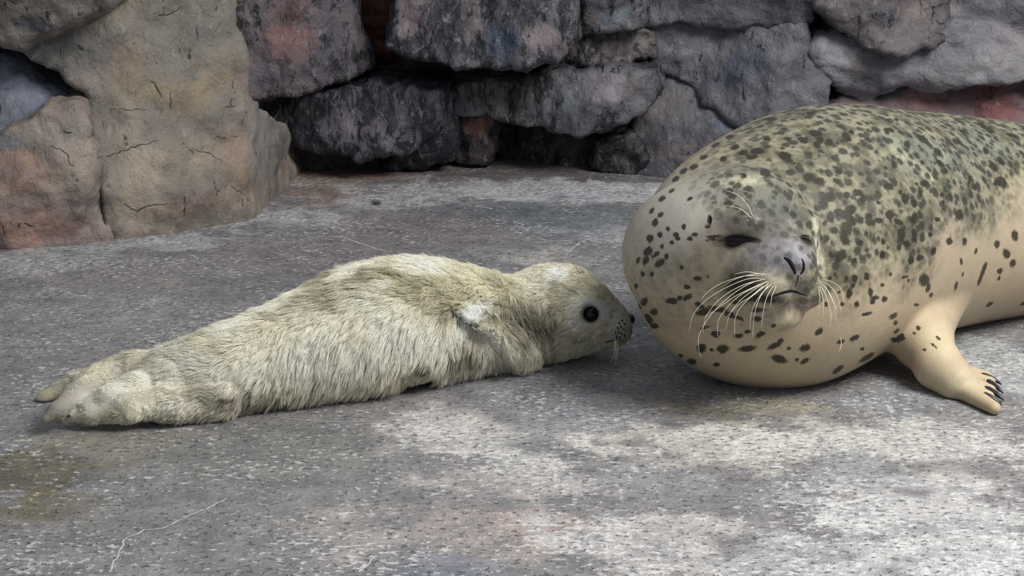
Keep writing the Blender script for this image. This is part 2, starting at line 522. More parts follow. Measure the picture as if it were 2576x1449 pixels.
vein([(1425, 640), (1445, 622), (1470, 608), (1510, 595), (1560, 590), (1590, 592)], 0.0016)
vein([(860, 597), (900, 610), (940, 624), (968, 630)], 0.0024)
vein([(1195, 521), (1225, 524), (1240, 527)], 0.003)
vein([(900, 1440), (930, 1415), (945, 1400)], 0.0014)
vein([(680, 1048), (760, 1058), (860, 1062), (960, 1060)], 0.0010)
vein([(2290, 1076), (2400, 1080), (2500, 1078), (2576, 1070)], 0.0012)

# ================================================================== ROCK WALL
def poly_sdf(P, poly):
    poly = np.asarray(poly, float); d = np.full(len(P), 1e9); s = np.ones(len(P))
    n = len(poly)
    for i in range(n):
        a, b = poly[i], poly[i - 1]
        e = b - a; w = P - a
        t = np.clip((w @ e) / (e @ e + 1e-12), 0, 1)
        q = w - t[:, None] * e
        d = np.minimum(d, (q * q).sum(1))
        c1 = P[:, 1] >= a[1]; c2 = P[:, 1] < b[1]; c3 = e[0] * w[:, 1] > e[1] * w[:, 0]
        flip = (c1 & c2 & c3) | (~c1 & ~c2 & ~c3)
        s = np.where(flip, -s, s)
    return s * np.sqrt(d)

def stone(parent, poly, y0, prot, col, h=0.008, gap=-0.012, rnd=0.016, thick=0.30, tilt=(0, 0), rough=0.018, dark=0.3,
          marks=(), front=None, seed=None, ridge=0.0, blocky=0.0, lip=0.62, backf=None, facet=0.75):
    """A rock of the wall: outline in the wall face, bulging 'prot' towards the viewer."""
    seed = len(parent.children) * 3.1 if seed is None else seed
    pw = np.array([[on_y(px, py, y0)[0], on_y(px, py, y0)[2]] for px, py in poly])
    pw[:, 1] = np.maximum(pw[:, 1], -0.03)
    lo, hi = pw.min(0) - 0.03, pw.max(0) + 0.03
    cen = pw.mean(0)
    gx = np.arange(lo[0], hi[0], h); gz = np.arange(lo[1], hi[1], h)
    Gx, Gz = np.meshgrid(gx, gz, indexing='ij')
    P2 = np.stack([Gx.ravel(), Gz.ravel()], 1)
    P3 = np.stack([P2[:, 0], np.full(len(P2), seed), P2[:, 1]], 1)
    Wp = P2 + 0.016 * np.stack([fbm(P3 * 9, 5, 0.6), fbm(P3 * 9 + 40, 5, 0.6)], 1)
    d2 = poly_sdf(Wp, pw) + gap
    yb = y0 if front is None else front(P2[:, 0], P2[:, 1])
    edge = np.clip(-d2 / rnd, 0, 1); prof = lip + (1 - lip) * np.sqrt(np.clip(1 - (1 - edge) ** 2, 0, 1))
    rel = 1.25 * rough * fbm(P3 * 7, 6, 0.6) + 0.012 * (ridged(P3 * np.array([9, 1, 14]) + 5, 3) - 0.5) + ridge * ridged(P3 * np.array([11, 1, 6]), 3)
    rf = np.random.default_rng(int(seed * 10) + 5)
    fac = np.full(len(P2), 9.0)
    for _ in range(9):
        c0 = lo + (hi - lo) * rf.random(2); sl = rf.normal(size=2) * np.array([0.30, 0.34])
        fac = np.minimum(fac, (P2 - c0) @ sl + 0.03 * rf.random())
    rel = 0.55 * rel + facet * np.clip(fac - np.median(fac), -0.06, 0.05)
    if blocky:
        rel = rel + blocky * (np.round(fbm(P3 * np.array([6, 1, 8]) + 3, 2) * 3) / 3)
    yf = yb - prot * prof + tilt[0] * (P2[:, 0] - cen[0]) + tilt[1] * (P2[:, 1] - cen[1]) - rel
    ylo, yhi = yf[d2 < 0.02].min() - 0.03, y0 + thick
    gy = np.arange(ylo, yhi + 2 * h, h)
    A = (yf[:, None] - gy[None, :]); B = gy[None, :] - (y0 + thick - h)
    if backf is not None: B = np.maximum(B, 0.8 * (gy[None, :] - backf(P2[:, 0], P2[:, 1])[:, None]))
    D2 = np.repeat(d2[:, None], len(gy), 1)
    S = smax(smax(D2, A * 0.8, 0.008), B, 0.015)
    F = S.reshape(len(gx), len(gz), len(gy)).transpose(0, 2, 1).astype(np.float32)
    F = np.pad(F, 1, constant_values=0.05)
    V, Q = surfnet(np.ascontiguousarray(F), (gx[0] - h, gy[0] - h, gz[0] - h), h)
    Nn = vnormals(V, Q)
    V = V + Nn * (0.006 * fbm(V * 24 + seed, 3) + 0.0025 * fbm(V * 70 + seed, 2))[:, None]
    Cc = np.tile(np.asarray(col, float), (len(V), 1))
    dk = np.full(len(V), float(dark))
    wv = 0.03 * np.stack([fbm(V * 8 + seed, 3), 0 * V[:, 0], fbm(V * 8 + 70 + seed, 3)], 1)
    for (px, py, rx, ry, c2, st, dkv) in marks:
        c = on_y(px, py, y0); ax, az = rx / FPX * y0, ry / FPX * y0
        d = np.sqrt(((V[:, 0] + wv[:, 0] - c[0]) / ax) ** 2 + ((V[:, 2] + wv[:, 2] - c[2]) / az) ** 2)
        w = st * (1 - sstep(0.4, 1.2, d))
        Cc = Cc * (1 - w[:, None]) + np.asarray(c2) * w[:, None]
        if dkv is not None: dk = dk * (1 - w) + dkv * w
    Cc = Cc * (1.05 if parent is wall_l else 0.88) * (1 + 0.22 * fbm(V * 5 + seed + 9, 4))[:, None] * (1 + 0.06 * np.stack([fbm(V * 4 + 3, 3), 0 * V[:, 0], fbm(V * 4 + 90, 3)], 1))
    STONES.append((V, Q))
    return mesh_obj('stone', V, Q, M_ROCK, parent, attrs={'Col': np.clip(Cc, 0.004, 0.9), 'dark': dk})

STONES = []
def slab(name, lo, hi, **kw):
    V = np.array([[x, y, z] for x in (lo[0], hi[0]) for y in (lo[1], hi[1]) for z in (lo[2], hi[2])])
    F = [[0, 1, 3, 2], [4, 6, 7, 5], [0, 4, 5, 1], [2, 3, 7, 6], [0, 2, 6, 4], [1, 5, 7, 3]]
    return mesh_obj(name, V, F, M_BACK, smooth=False, **kw)
wall = slab('wall_back', (-1.75, 4.27, -0.05), (1.95, 4.42, 0.95), label='dark grey and purple artificial rock wall behind the seals', cat='wall', kind='structure')
wall_l = slab('wall_left', (-1.75, 4.10, -0.05), (-0.62, 4.265, 0.95), label='tan rock buttress and boulders rising beside the seal pup', cat='wall', kind='structure')
YB = 4.07
PUR, BLU, GRY, BRN, RED = lin(104, 96, 104), lin(86, 92, 104), lin(110, 109, 115), lin(84, 72, 64), lin(128, 92, 86)
RUST, DKB, DRK = lin(82, 46, 34), lin(58, 64, 76), lin(62, 58, 58)
def W(poly, prot, col, **kw):
    k = 0.92 if poly[0][0] < 1600 else 1.0          # the middle of the wall is painted darker
    kw['dark'] = kw.get('dark', 0.3) + (0.2 if k < 1 else 0)
    if k == 1.0: kw.setdefault('lip', 0.80); kw.setdefault('gap', -0.018)
    kw['marks'] = [(*m[:4], m[4] * k, *m[5:]) for m in kw.get('marks', ())]
    kw['rnd'] = min(kw.get('rnd', 0.012), 0.012)
    return stone(wall, poly, kw.pop('y', YB), prot, np.asarray(col) * k, **kw)
# centre of the wall
W([(560, -300), (880, -300), (880, -40), (905, 60), (935, 150), (880, 190), (740, 212), (640, 232), (560, 238)], 0.10, PUR, dark=0.35, tilt=(0, 0.25),
  marks=[(745, 90, 60, 60, lin(150, 112, 108), 0.8, -0.2), (680, 150, 70, 60, lin(112, 106, 118), 0.7, -0.3), (850, 130, 60, 90, DKB, 0.4, 0.85), (740, 10, 50, 50, lin(110, 74, 66), 0.5, 0.3)])
W([(868, -300), (972, -300), (990, 60), (985, 115), (950, 205), (922, 195), (900, 90)], 0.045, RUST, y=YB + 0.06, dark=0.1, rough=0.02)
W([(975, -300), (1440, -300), (1450, 60), (1410, 105), (1300, 128), (1180, 132), (1060, 112), (1000, 80)], 0.17, lin(92, 90, 98), tilt=(0, 0.30), dark=0.6, ridge=0.012,
  marks=[(1040, 20, 40, 70, lin(150, 130, 130), 0.7, 0.1), (1265, 70, 45, 55, lin(44, 58, 78), 0.9, 0.2), (1350, 60, 55, 45, lin(140, 126, 134), 0.7, -0.1), (1150, 60, 50, 60, DKB, 0.6, 0.9), (1200, 20, 30, 60, lin(118, 112, 112), 0.6, 0.2)])
W([(950, 90), (1060, 116), (1180, 138), (1340, 132), (1380, 165), (1250, 192), (1140, 190), (940, 175)], 0.03, BRN, y=YB + 0.05, dark=0.4)
W([(600, 240), (740, 216), (860, 205), (1000, 192), (1120, 192), (1135, 225), (1100, 290), (1030, 345), (950, 352), (830, 346), (750, 335), (660, 300)], 0.12, lin(84, 82, 92), tilt=(0, 0.22), dark=0.6, rnd=0.05,
  marks=[(900, 290, 120, 50, lin(112, 108, 118), 0.7, 0.45), (780, 290, 60, 40, DKB, 0.7, 0.7), (1060, 250, 60, 60, lin(54, 60, 74), 0.8, 0.8)])
W([(1120, 195), (1148, 215), (1150, 300), (1130, 388), (1060, 408), (975, 405), (1000, 360), (1050, 342), (1105, 290)], 0.09, lin(74, 76, 88), dark=0.8, ridge=0.008)
W([(640, 330), (760, 348), (950, 362), (1000, 372), (990, 412), (900, 425), (640, 440)], 0.02, lin(92, 86, 88), y=YB + 0.04, dark=0.2)
W([(1145, 195), (1250, 196), (1390, 168), (1450, 168), (1560, 152), (1640, 146), (1642, 215), (1615, 262), (1575, 280), (1490, 292), (1400, 296), (1290, 288), (1145, 278)], 0.11, lin(92, 92, 98), tilt=(0, 0.12), dark=0.35, ridge=0.010, blocky=0.015,
  marks=[(1500, 210, 80, 50, lin(126, 124, 130), 0.8, -0.1), (1440, 210, 40, 60, lin(106, 114, 122), 0.7, 0.1), (1300, 230, 50, 50, lin(62, 58, 56), 0.7, 0.7), (1590, 200, 40, 60, lin(116, 114, 118), 0.7, 0.0)])
W([(1140, 278), (1235, 284), (1240, 330), (1230, 395), (1140, 395)], 0.05, lin(84, 78, 78), y=YB + 0.03, dark=0.5, marks=[(1195, 310, 40, 32, lin(128, 92, 80), 0.85, -0.2)])
W([(1235, 288), (1400, 298), (1500, 294), (1530, 320), (1520, 415), (1300, 412), (1235, 398)], 0.02, lin(66, 62, 62), y=YB + 0.08, dark=0.5, blocky=0.02)
W([(1500, 345), (1590, 330), (1608, 380), (1606, 425), (1560, 425), (1500, 412)], 0.06, lin(82, 82, 86), y=YB + 0.0, dark=0.6)
W([(1500, 285), (1600, 275), (1612, 300), (1600, 330), (1540, 335), (1500, 320)], 0.05, lin(80, 72, 68), y=YB + 0.04, dark=0.4)
W([(1455, -300), (1605, -300), (1612, 40), (1600, 55), (1460, 58)], 0.13, lin(96, 96, 102), dark=0.3, marks=[(1545, 30, 30, 30, lin(112, 122, 132), 0.8, 0), (1480, 30, 30, 40, BRN, 0.6, 0.4)])
W([(1450, 62), (1610, 58), (1640, 66), (1648, 140), (1560, 150), (1450, 164), (1400, 166), (1405, 112)], 0.08, lin(98, 92, 92), y=YB + 0.01, dark=0.35, blocky=0.02,
  marks=[(1560, 125, 16, 22, lin(160, 158, 156), 0.8, -0.3), (1600, 90, 30, 24, lin(140, 130, 126), 0.6, 0)])
# right of the wall
W([(1618, -300), (2030, -300), (2010, 20), (1960, 38), (1750, 36), (1700, 22), (1640, 50), (1618, 50)], 0.10, lin(92, 92, 100), dark=0.15)
W([(1640, 58), (1700, 30), (1760, 44), (1960, 46), (2000, 40), (2012, 110), (2050, 190), (2062, 330), (2000, 360), (1780, 240), (1755, 180), (1700, 160), (1655, 152)], 0.09, lin(98, 99, 108), dark=0.15, tilt=(0.05, 0.1),
  marks=[(1860, 150, 60, 60, lin(74, 82, 96), 0.7, 0.3), (1780, 120, 60, 60, lin(112, 108, 110), 0.6, 0)])
W([(1610, 270), (1648, 200), (1655, 158), (1745, 172), (1775, 235), (1850, 290), (2000, 365), (2100, 330), (2100, 440), (1606, 440)], 0.06, lin(94, 92, 98), dark=0.1, rnd=0.05, tilt=(0, 0.2),
  marks=[(1870, 260, 110, 40, lin(92, 104, 122), 0.8, 0.1), (1680, 380, 60, 30, lin(100, 92, 92), 0.6, 0), (1650, 250, 30, 80, lin(86, 82, 84), 0.5, 0)])
W([(2040, -300), (2335, -300), (2348, 70), (2240, 78), (2140, 74), (2060, 20), (2035, -10)], 0.12, lin(108, 102, 106), tilt=(0, 0.3), dark=0.25, blocky=0.02,
  marks=[(2260, 20, 60, 40, lin(134, 122, 120), 0.7, 0.1), (2180, 35, 50, 25, lin(76, 78, 86), 0.7, 0.4)])
W([(2352, -300), (3350, -300), (3350, 90), (2560, 84), (2500, 60), (2400, 46), (2352, 40)], 0.11, lin(112, 114, 121), dark=0.1, marks=[(2450, 30, 60, 40, lin(92, 96, 104), 0.6, 0.2)])
W([(2030, 120), (2060, 90), (2140, 82), (2345, 80), (2360, 52), (2480, 64), (2560, 92), (3350, 98), (3350, 165), (2480, 172), (2340, 190), (2290, 180), (2240, 172), (2160, 235), (2110, 200)], 0.085, lin(128, 127, 134), dark=0.05, tilt=(0, 0.08), rnd=0.05,
  marks=[(2150, 120, 70, 50, lin(112, 106, 108), 0.6, 0), (2280, 90, 50, 30, lin(100, 106, 116), 0.6, 0.1), (2500, 120, 100, 30, lin(136, 136, 142), 0.7, 0)])
W([(2090, 250), (2120, 225), (2165, 242), (2245, 178), (2340, 196), (2480, 178), (3350, 170), (3350, 460), (2090, 460)], 0.075, lin(116, 100, 104), y=YB, dark=0.1, rnd=0.05, tilt=(0, 0.1),
  marks=[(2220, 215, 70, 45, lin(66, 66, 76), 0.9, 0.4), (2480, 250, 90, 50, lin(112, 62, 62), 0.85, 0.1), (2400, 195, 120, 25, lin(124, 116, 118), 0.7, 0), (2330, 240, 70, 40, lin(128, 92, 92), 0.7, 0)])
W([(2010, 115), (2040, 130), (2110, 215), (2130, 262), (2080, 300), (2050, 240)], 0.01, lin(64, 62, 66), y=YB + 0.10, dark=0.5)
# buttress and boulders beside the pup
bl = [on_z(-200, 640), on_z(275, 596), on_z(480, 572), on_z(640, 550), on_z(690, 505), on_z(760, 430), on_z(900, 410)]
BX, BY = np.array([p[0] for p in bl]), np.array([p[1] for p in bl])
def butt_front(x, z):
    return np.interp(x, BX, BY) + 0.10 * sstep(0, 0.5, z) + 0.02
TAN = lin(122, 115, 106)
def butt_back(x, z): return 3.63 + 0.02 * fbm(np.stack([x * 6, 0 * x, z * 6], 1), 3) + 0.50 * (1 - sstep(0.02, 0.25, z)) + 0.5 * sstep(-0.55, -0.95, x)
stone(wall_l, [(-60, 40), (60, 138), (150, 192), (206, 262), (232, 400), (260, 520), (276, 640), (672, 640), (664, 500), (640, 400), (612, 285), (598, 240), (592, 195), (600, 100), (592, -10), (590, -360), (150, -360), (300, -20)],
      3.44, 0.05, TAN, front=butt_front, thick=0.72, backf=butt_back, facet=0.0, dark=0.08, rnd=0.03, rough=0.020, gap=0.001, h=0.010,
      marks=[(400, 110, 220, 130, lin(106, 103, 97), 0.9, 0.22), (170, 150, 120, 60, lin(100, 102, 100), 0.8, 0.2), (450, 260, 130, 60, lin(130, 114, 92), 0.7, 0.1),
             (330, 240, 90, 60, lin(122, 112, 92), 0.6, 0.1), (430, 430, 150, 90, lin(146, 136, 122), 0.7, 0.05), (590, 430, 70, 80, lin(122, 100, 84), 0.6, 0.1),
             (640, 380, 50, 170, lin(118, 117, 117), 0.9, 0.1), (480, 530, 190, 30, lin(132, 112, 100), 0.7, 0.35), (340, 520, 60, 60, lin(140, 130, 120), 0.5, 0.1), (300, 170, 50, 50, lin(128, 104, 80), 0.4, 0.1)])
stone(wall_l, [(-300, 330), (20, 345), (120, 292), (196, 276), (224, 400), (252, 520), (268, 640), (-300, 640)], 3.40, 0.06, lin(130, 119, 112), dark=0.05, rnd=0.05, thick=0.5,
      marks=[(60, 420, 110, 70, lin(138, 112, 98), 0.7, 0.05), (110, 560, 140, 50, lin(140, 116, 104), 0.8, 0.2), (190, 330, 60, 50, lin(120, 116, 112), 0.7, 0.1), (200, 470, 50, 90, lin(128, 122, 116), 0.5, 0.1), (30, 360, 90, 30, lin(104, 106, 112), 0.8, 0)])
stone(wall_l, [(-300, 140), (0, 150), (70, 205), (130, 252), (196, 272), (120, 288), (20, 340), (-300, 326)], 3.50, 0.04, lin(100, 106, 120), dark=0.05, rnd=0.05, thick=0.5, tilt=(0.2, 0.5),
      marks=[(60, 300, 90, 40, lin(88, 90, 98), 0.7, 0.3)])
stone(wall_l, [(-300, -360), (140, -360), (290, -20), (200, 28), (70, 92), (10, 84), (-60, 30), (-300, 20)], 3.42, 0.08, lin(112, 108, 104), dark=0.25, thick=0.5, tilt=(0, -0.2),
      marks=[(90, 40, 50, 40, lin(62, 68, 76), 0.8, 0.5), (50, 80, 60, 20, lin(128, 118, 110), 0.7, 0.1)])

# hairline cracks in the buttress and boulders
def rock_cracks():
    off, VV, QQ = 0, [], []
    for V, Q in STONES[-4:]:
        VV += V.tolist(); QQ += (Q + off).tolist(); off += len(V)
    bv = BVHTree.FromPolygons(VV, QQ)
    for pts, w in [([(243, 398), (300, 383), (350, 365), (397, 354)], 1.8), ([(311, 512), (345, 530), (380, 517), (446, 512)], 1.8), ([(563, 269), (592, 266)], 1.6),
                   ([(528, 340), (560, 346), (602, 340)], 1.2), ([(430, 228), (428, 252), (430, 278)], 1.8), ([(490, 377), (525, 386), (562, 408)], 1.3), ([(385, 36), (420, 36), (460, 18)], 2.2),
                   ([(380, 204), (396, 222), (410, 246)], 2.2), ([(156, 330), (182, 332)], 1.8), ([(128, 366), (160, 382), (186, 420)], 1.6), ([(275, 272), (330, 276), (400, 274)], 1.0), ([(60, 562), (84, 568)], 2.5), ([(580, 470), (618, 490)], 1.2)]:
        C = catmull([np.array([p[0], p[1], 0.0]) for p in pts], 8)
        C[:, :2] += 5 * np.stack([fbm(C * 0.06, 2), fbm(C * 0.06 + 40, 2)], 1)
        P3 = []
        for c in C:
            h = bv.ray_cast(Vector(CAMP), Vector(ray(c[0], c[1])).normalized())
            if h[0] is not None: P3.append(np.array(h[0]))
        if len(P3) < 3: continue
        m = len(P3); r = w / FPX * 3.5 * (0.35 + 0.65 * np.sin(np.linspace(0.1, 3.0, m))) * (0.7 + 0.5 * np.abs(perlin(np.array(P3) * 60)))
        V, F = tube(P3, r, 6)
        mesh_obj('crack', V, F, M_BACK, wall_l)
rock_cracks()

# ================================================================== PAINTING A COAT
class Canvas:
    def __init__(self, V, Q, base):
        self.V = V; self.Col = np.tile(np.asarray(base, float), (len(V), 1)); self.spot = np.zeros(len(V))
        self.bvh = BVHTree.FromPolygons([tuple(map(float, v)) for v in V], [tuple(map(int, q)) for q in Q])
        self.order = np.argsort(V[:, 0]); self.xs = V[self.order, 0]
    def box(self, c, lim):
        i = self.order[np.searchsorted(self.xs, c[0] - lim):np.searchsorted(self.xs, c[0] + lim)]
        return i[(np.abs(self.V[i, 1:] - c[1:]) < lim).all(1)]
    def hit(self, px, py):
        d = Vector(ray(px, py)).normalized()
        h = self.bvh.ray_cast(Vector(CAMP), d)
        return None if h[0] is None else (np.array(h[0]), np.array(h[1]))
    def weight(self, px, py, rx, ry, ang=0.0, soft=0.5):
        h = self.hit(px, py)
        if h is None: return None
        c, n = h
        dep = (c - CAMP) @ FW; s = dep / FPX
        ca, sa = math.cos(math.radians(ang)), math.sin(math.radians(ang))
        e1, e2 = RT * ca + UPV * sa, -RT * sa + UPV * ca
        lim = 3.0 * max(rx, ry) * s
        sel = self.box(c, lim)
        q = self.V[sel] - c
        d = np.sqrt(((q @ e1) / (rx * s)) ** 2 + ((q @ e2) / (ry * s)) ** 2)
        return sel, 1 - sstep(1 - soft, 1 + soft, d)
    def paint(self, px, py, rx, ry, col, a=1.0, ang=0.0, soft=0.6):
        r = self.weight(px, py, rx, ry, ang, soft)
        if r is None: return
        sel, w = r; w = (w * a)[:, None]
        self.Col[sel] = self.Col[sel] * (1 - w) + np.asarray(col) * w
    def mark(self, px, py, rx, ry=None, ang=0.0, a=1.0, soft=0.75):
        r = self.weight(px, py, rx, ry or rx, ang, soft)
        if r is None: return
        sel, w = r
        self.spot[sel] = np.maximum(self.spot[sel], w * a)

# ================================================================== MOTHER SEAL
BODY = [(1878, 668, 290), (1985, 612, 308), (2000, 690, 262), (2100, 582, 312), (2300, 560, 263), (2480, 553, 231), (2650, 550, 208), (2830, 540, 196), (3010, 520, 180), (3200, 512, 145), (3380, 505, 105), (3540, 500, 70)]
BODY = BODY[:3] + [tuple(np.array(BODY[k]) * (1 - t) + np.array(BODY[k + 1]) * t) for k in range(3, len(BODY) - 1) for t in (0, 0.5)] + BODY[-1:]
BODY = [resting(*b) for b in BODY]
# head frame
HC = at_depth(1868, 602, (BODY[0][0] - CAMP) @ FW - 0.135)
hf = RT * 0.50 - UPV * 0.20 - FW * 0.84; hf /= np.linalg.norm(hf)
hr = np.cross(hf, UPV); hr = -hr if hr @ RT < 0 else hr; hr /= np.linalg.norm(hr)
hu = np.cross(hr, hf); hu = -hu if hu @ UPV < 0 else hu
HM = np.stack([hf, hr, hu], 1)
def hp(f, r, u): return HC + hf * f + hr * r + hu * u
def flip_pt(px, py, z): return on_z(px, py, z)
ARM = [((2335, 765), 0.075, 0.050), ((2318, 850), 0.055, 0.040), ((2362, 922), 0.032, 0.030), ((2408, 962), 0.019, 0.0225), ((2432, 976), 0.013, 0.0150)]
ARMP = [(flip_pt(p[0], p[1], z), r) for p, z, r in ARM]
DIG0 = [(2425, 938), (2432, 950), (2436, 964), (2434, 978), (2400, 970)]
DIG1 = [(2482, 949), (2490, 964), (2490, 983), (2486, 999), (2502, 1027)]
CLAW = [(2520, 968), (2524, 990), (2526, 1008), (2520, 1020)]
ZUP = np.array([0, 0, 1.0])
def near(P, c, r): return np.where(((P - c) ** 2).sum(1) < r * r)[0]
def f_head(P):
    hd = d_ell(P, HC, (0.098, 0.101, 0.099), HM)
    hd = smin(hd, d_ell(P, hp(-0.07, -0.02, -0.035), (0.11, 0.095, 0.095), HM), 0.05)
    hd = smin(hd, d_ell(P, hp(0.078, 0, -0.012), (0.058, 0.044, 0.040), HM), 0.03)
    for k in (-1, 1):
        hd = smin(hd, d_ell(P, hp(0.092, k * 0.026, -0.045), (0.044, 0.034, 0.030), HM), 0.010)
        hd = smin(hd, d_ell(P, hp(0.062, k * 0.042, 0.034), (0.022, 0.026, 0.014), HM), 0.020)
    hd = smin(hd, d_ell(P, hp(0.074, 0, -0.082), (0.047, 0.040, 0.026), HM), 0.016)
    hd = smin(hd, d_ell(P, hp(0.124, 0, -0.020), (0.020, 0.021, 0.018), HM), 0.014)
    return hd
def f_arm(P):
    a = None
    for i in range(len(ARMP) - 1):
        (p0, r0), (p1, r1) = ARMP[i], ARMP[i + 1]
        q = d_cone(P, p0, p1, r0, r1)
        a = q if a is None else smin(a, q, 0.02)
    for i in range(5):
        a = smin(a, d_cone(P, flip_pt(*DIG0[i], 0.012), flip_pt(*DIG1[i], 0.009), 0.0122 + 0.003 * (i == 4), 0.0090), 0.006)
    return a
def f_mother(P):
    P = np.asarray(P, float)
    d = d_sph(P, *BODY[0])
    for c, r in BODY[1:]: d = smin(d, d_sph(P, c, r), 0.06)
    tl = BODY[-1][0]
    i = near(P, tl, 0.45)
    if len(i):
        for k in (-1, 1):
            d[i] = smin(d[i], d_cone(P[i], tl + [0, k * .03, -.01], tl + [0.26, k * .07 + .05, -tl[2] + .03], .045, .03), 0.03)
    i = near(P, HC, 0.34)
    if len(i): d[i] = smin(d[i], f_head(P[i]), 0.008 + 0.028 * sstep(-0.01, -0.09, (P[i] - HC) @ hr))
    i = near(P, ARMP[2][0], 0.40)
    if len(i): d[i] = smin(d[i], f_arm(P[i]), 0.016)
    return np.maximum(d, -(P[:, 2] - 0.0005))
mlo = np.array([0.12, 2.26, -0.02]); mhi = np.array([2.05, 3.75, 0.46])
mV, mQ = surfnet(grid_eval(f_mother, mlo, mhi, 0.011), mlo, 0.011)
def refine(V, Q, f, keep=None, it=2):
    V, Q = subdivide(V, Q)
    return project_sdf(V, f, it), Q
mV = project_sdf(mV, f_mother, 2)
mV, mQ = refine(mV, mQ, f_mother, it=2)
mV, mQ = subdivide(mV, mQ)
mV = project_sdf(mV, f_mother, 1)
mN = vnormals(mV, mQ)
cv = Canvas(mV, mQ, lin(188, 174, 150))
# countershading of the coat: grey-green back, cream flank
axis_d = np.stack([b[0] for b in BODY]); 
zb = 0.15 + 0.22 * (mV[:, 0] - 0.465)
back = sstep(-0.035, 0.06, mV[:, 2] - zb + 0.03 * fbm(mV * 14, 3)) * (0.25 + 0.75 * sstep(0.24, 0.42, mV[:, 0] + 0.5 * (mV[:, 2] - 0.25)))
cv.Col = cv.Col * (1 - 0.75 * back[:, None]) + lin(126, 126, 106) * 0.75 * back[:, None]
warm = (1 - sstep(0.05, 0.22, mV[:, 2]))[:, None] * 0.5
cv.Col = cv.Col * (1 - warm) + lin(200, 178, 146) * warm
fm = fbm(mV * 34 + 4, 4)
cv.Col *= (0.80 - 0.40 * back * sstep(-0.15, 0.40, fm))[:, None]
G1, G2, SKY = lin(98, 102, 96), lin(128, 128, 118), lin(150, 150, 158)
for a in [ # regions of the head and back: px, py, rx, ry, colour, alpha, angle
    (1705, 540, 120, 75, lin(190, 186, 176), 0.85, 40), (1900, 490, 130, 80, lin(104, 106, 98), 0.75, -20), (1950, 550, 80, 45, lin(74, 76, 72), 0.7, 0), (1850, 560, 60, 30, lin(98, 92, 86), 0.6, 0),
    (1870, 455, 60, 14, lin(190, 186, 160), 0.6, 5), (1820, 600, 60, 40, lin(120, 110, 104), 0.5, 0), (1905, 555, 10, 8, lin(150, 146, 140), 0.7, 0),  # first band paints the lit crown contour into the coat
    (1995, 560, 18, 12, lin(146, 144, 138), 0.7, -40), (1945, 585, 40, 22, lin(96, 88, 88), 0.7, 0),
    (1960, 640, 70, 40, lin(132, 130, 138), 0.85, 0), (2010, 640, 40, 40, lin(138, 136, 144), 0.7, 0), (1900, 660, 60, 40, lin(142, 138, 138), 0.6, 0),
    (2000, 720, 50, 26, lin(128, 124, 112), 0.7, 10), (1870, 715, 50, 45, lin(58, 58, 50), 0.75, -15), (1925, 750, 60, 14, lin(80, 78, 66), 0.7, -5),
    (1850, 602, 42, 17, lin(30, 28, 26), 0.95, 8), (1845, 612, 22, 14, lin(18, 17, 16), 0.95, 20), (2030, 605, 20, 14, lin(46, 44, 42), 0.9, -30),
    (2005, 672, 26, 20, lin(110, 106, 116), 0.5, 0), (2055, 620, 12, 70, lin(214, 212, 190), 0.75, 8), (2068, 690, 8, 50, lin(220, 216, 190), 0.6, 0),  # last two strips paint the lit rim of the head's right edge
    (2320, 380, 120, 36, lin(118, 128, 116), 0.6, -10), (2470, 360, 90, 40, lin(118, 126, 114), 0.6, -15), (2300, 415, 14, 70, lin(196, 190, 160), 0.6, 55),
    (2300, 420, 40, 50, lin(104, 106, 100), 0.5, 45), (2370, 860, 50, 40, lin(200, 190, 158), 0.5, 0), (2420, 960, 70, 40, lin(196, 186, 158), 0.4, 0),
    (1640, 600, 60, 120, lin(176, 170, 158), 0.4, 0),
]:
    cv.paint(a[0], a[1], a[2], a[3], a[4], a[5], a[6])
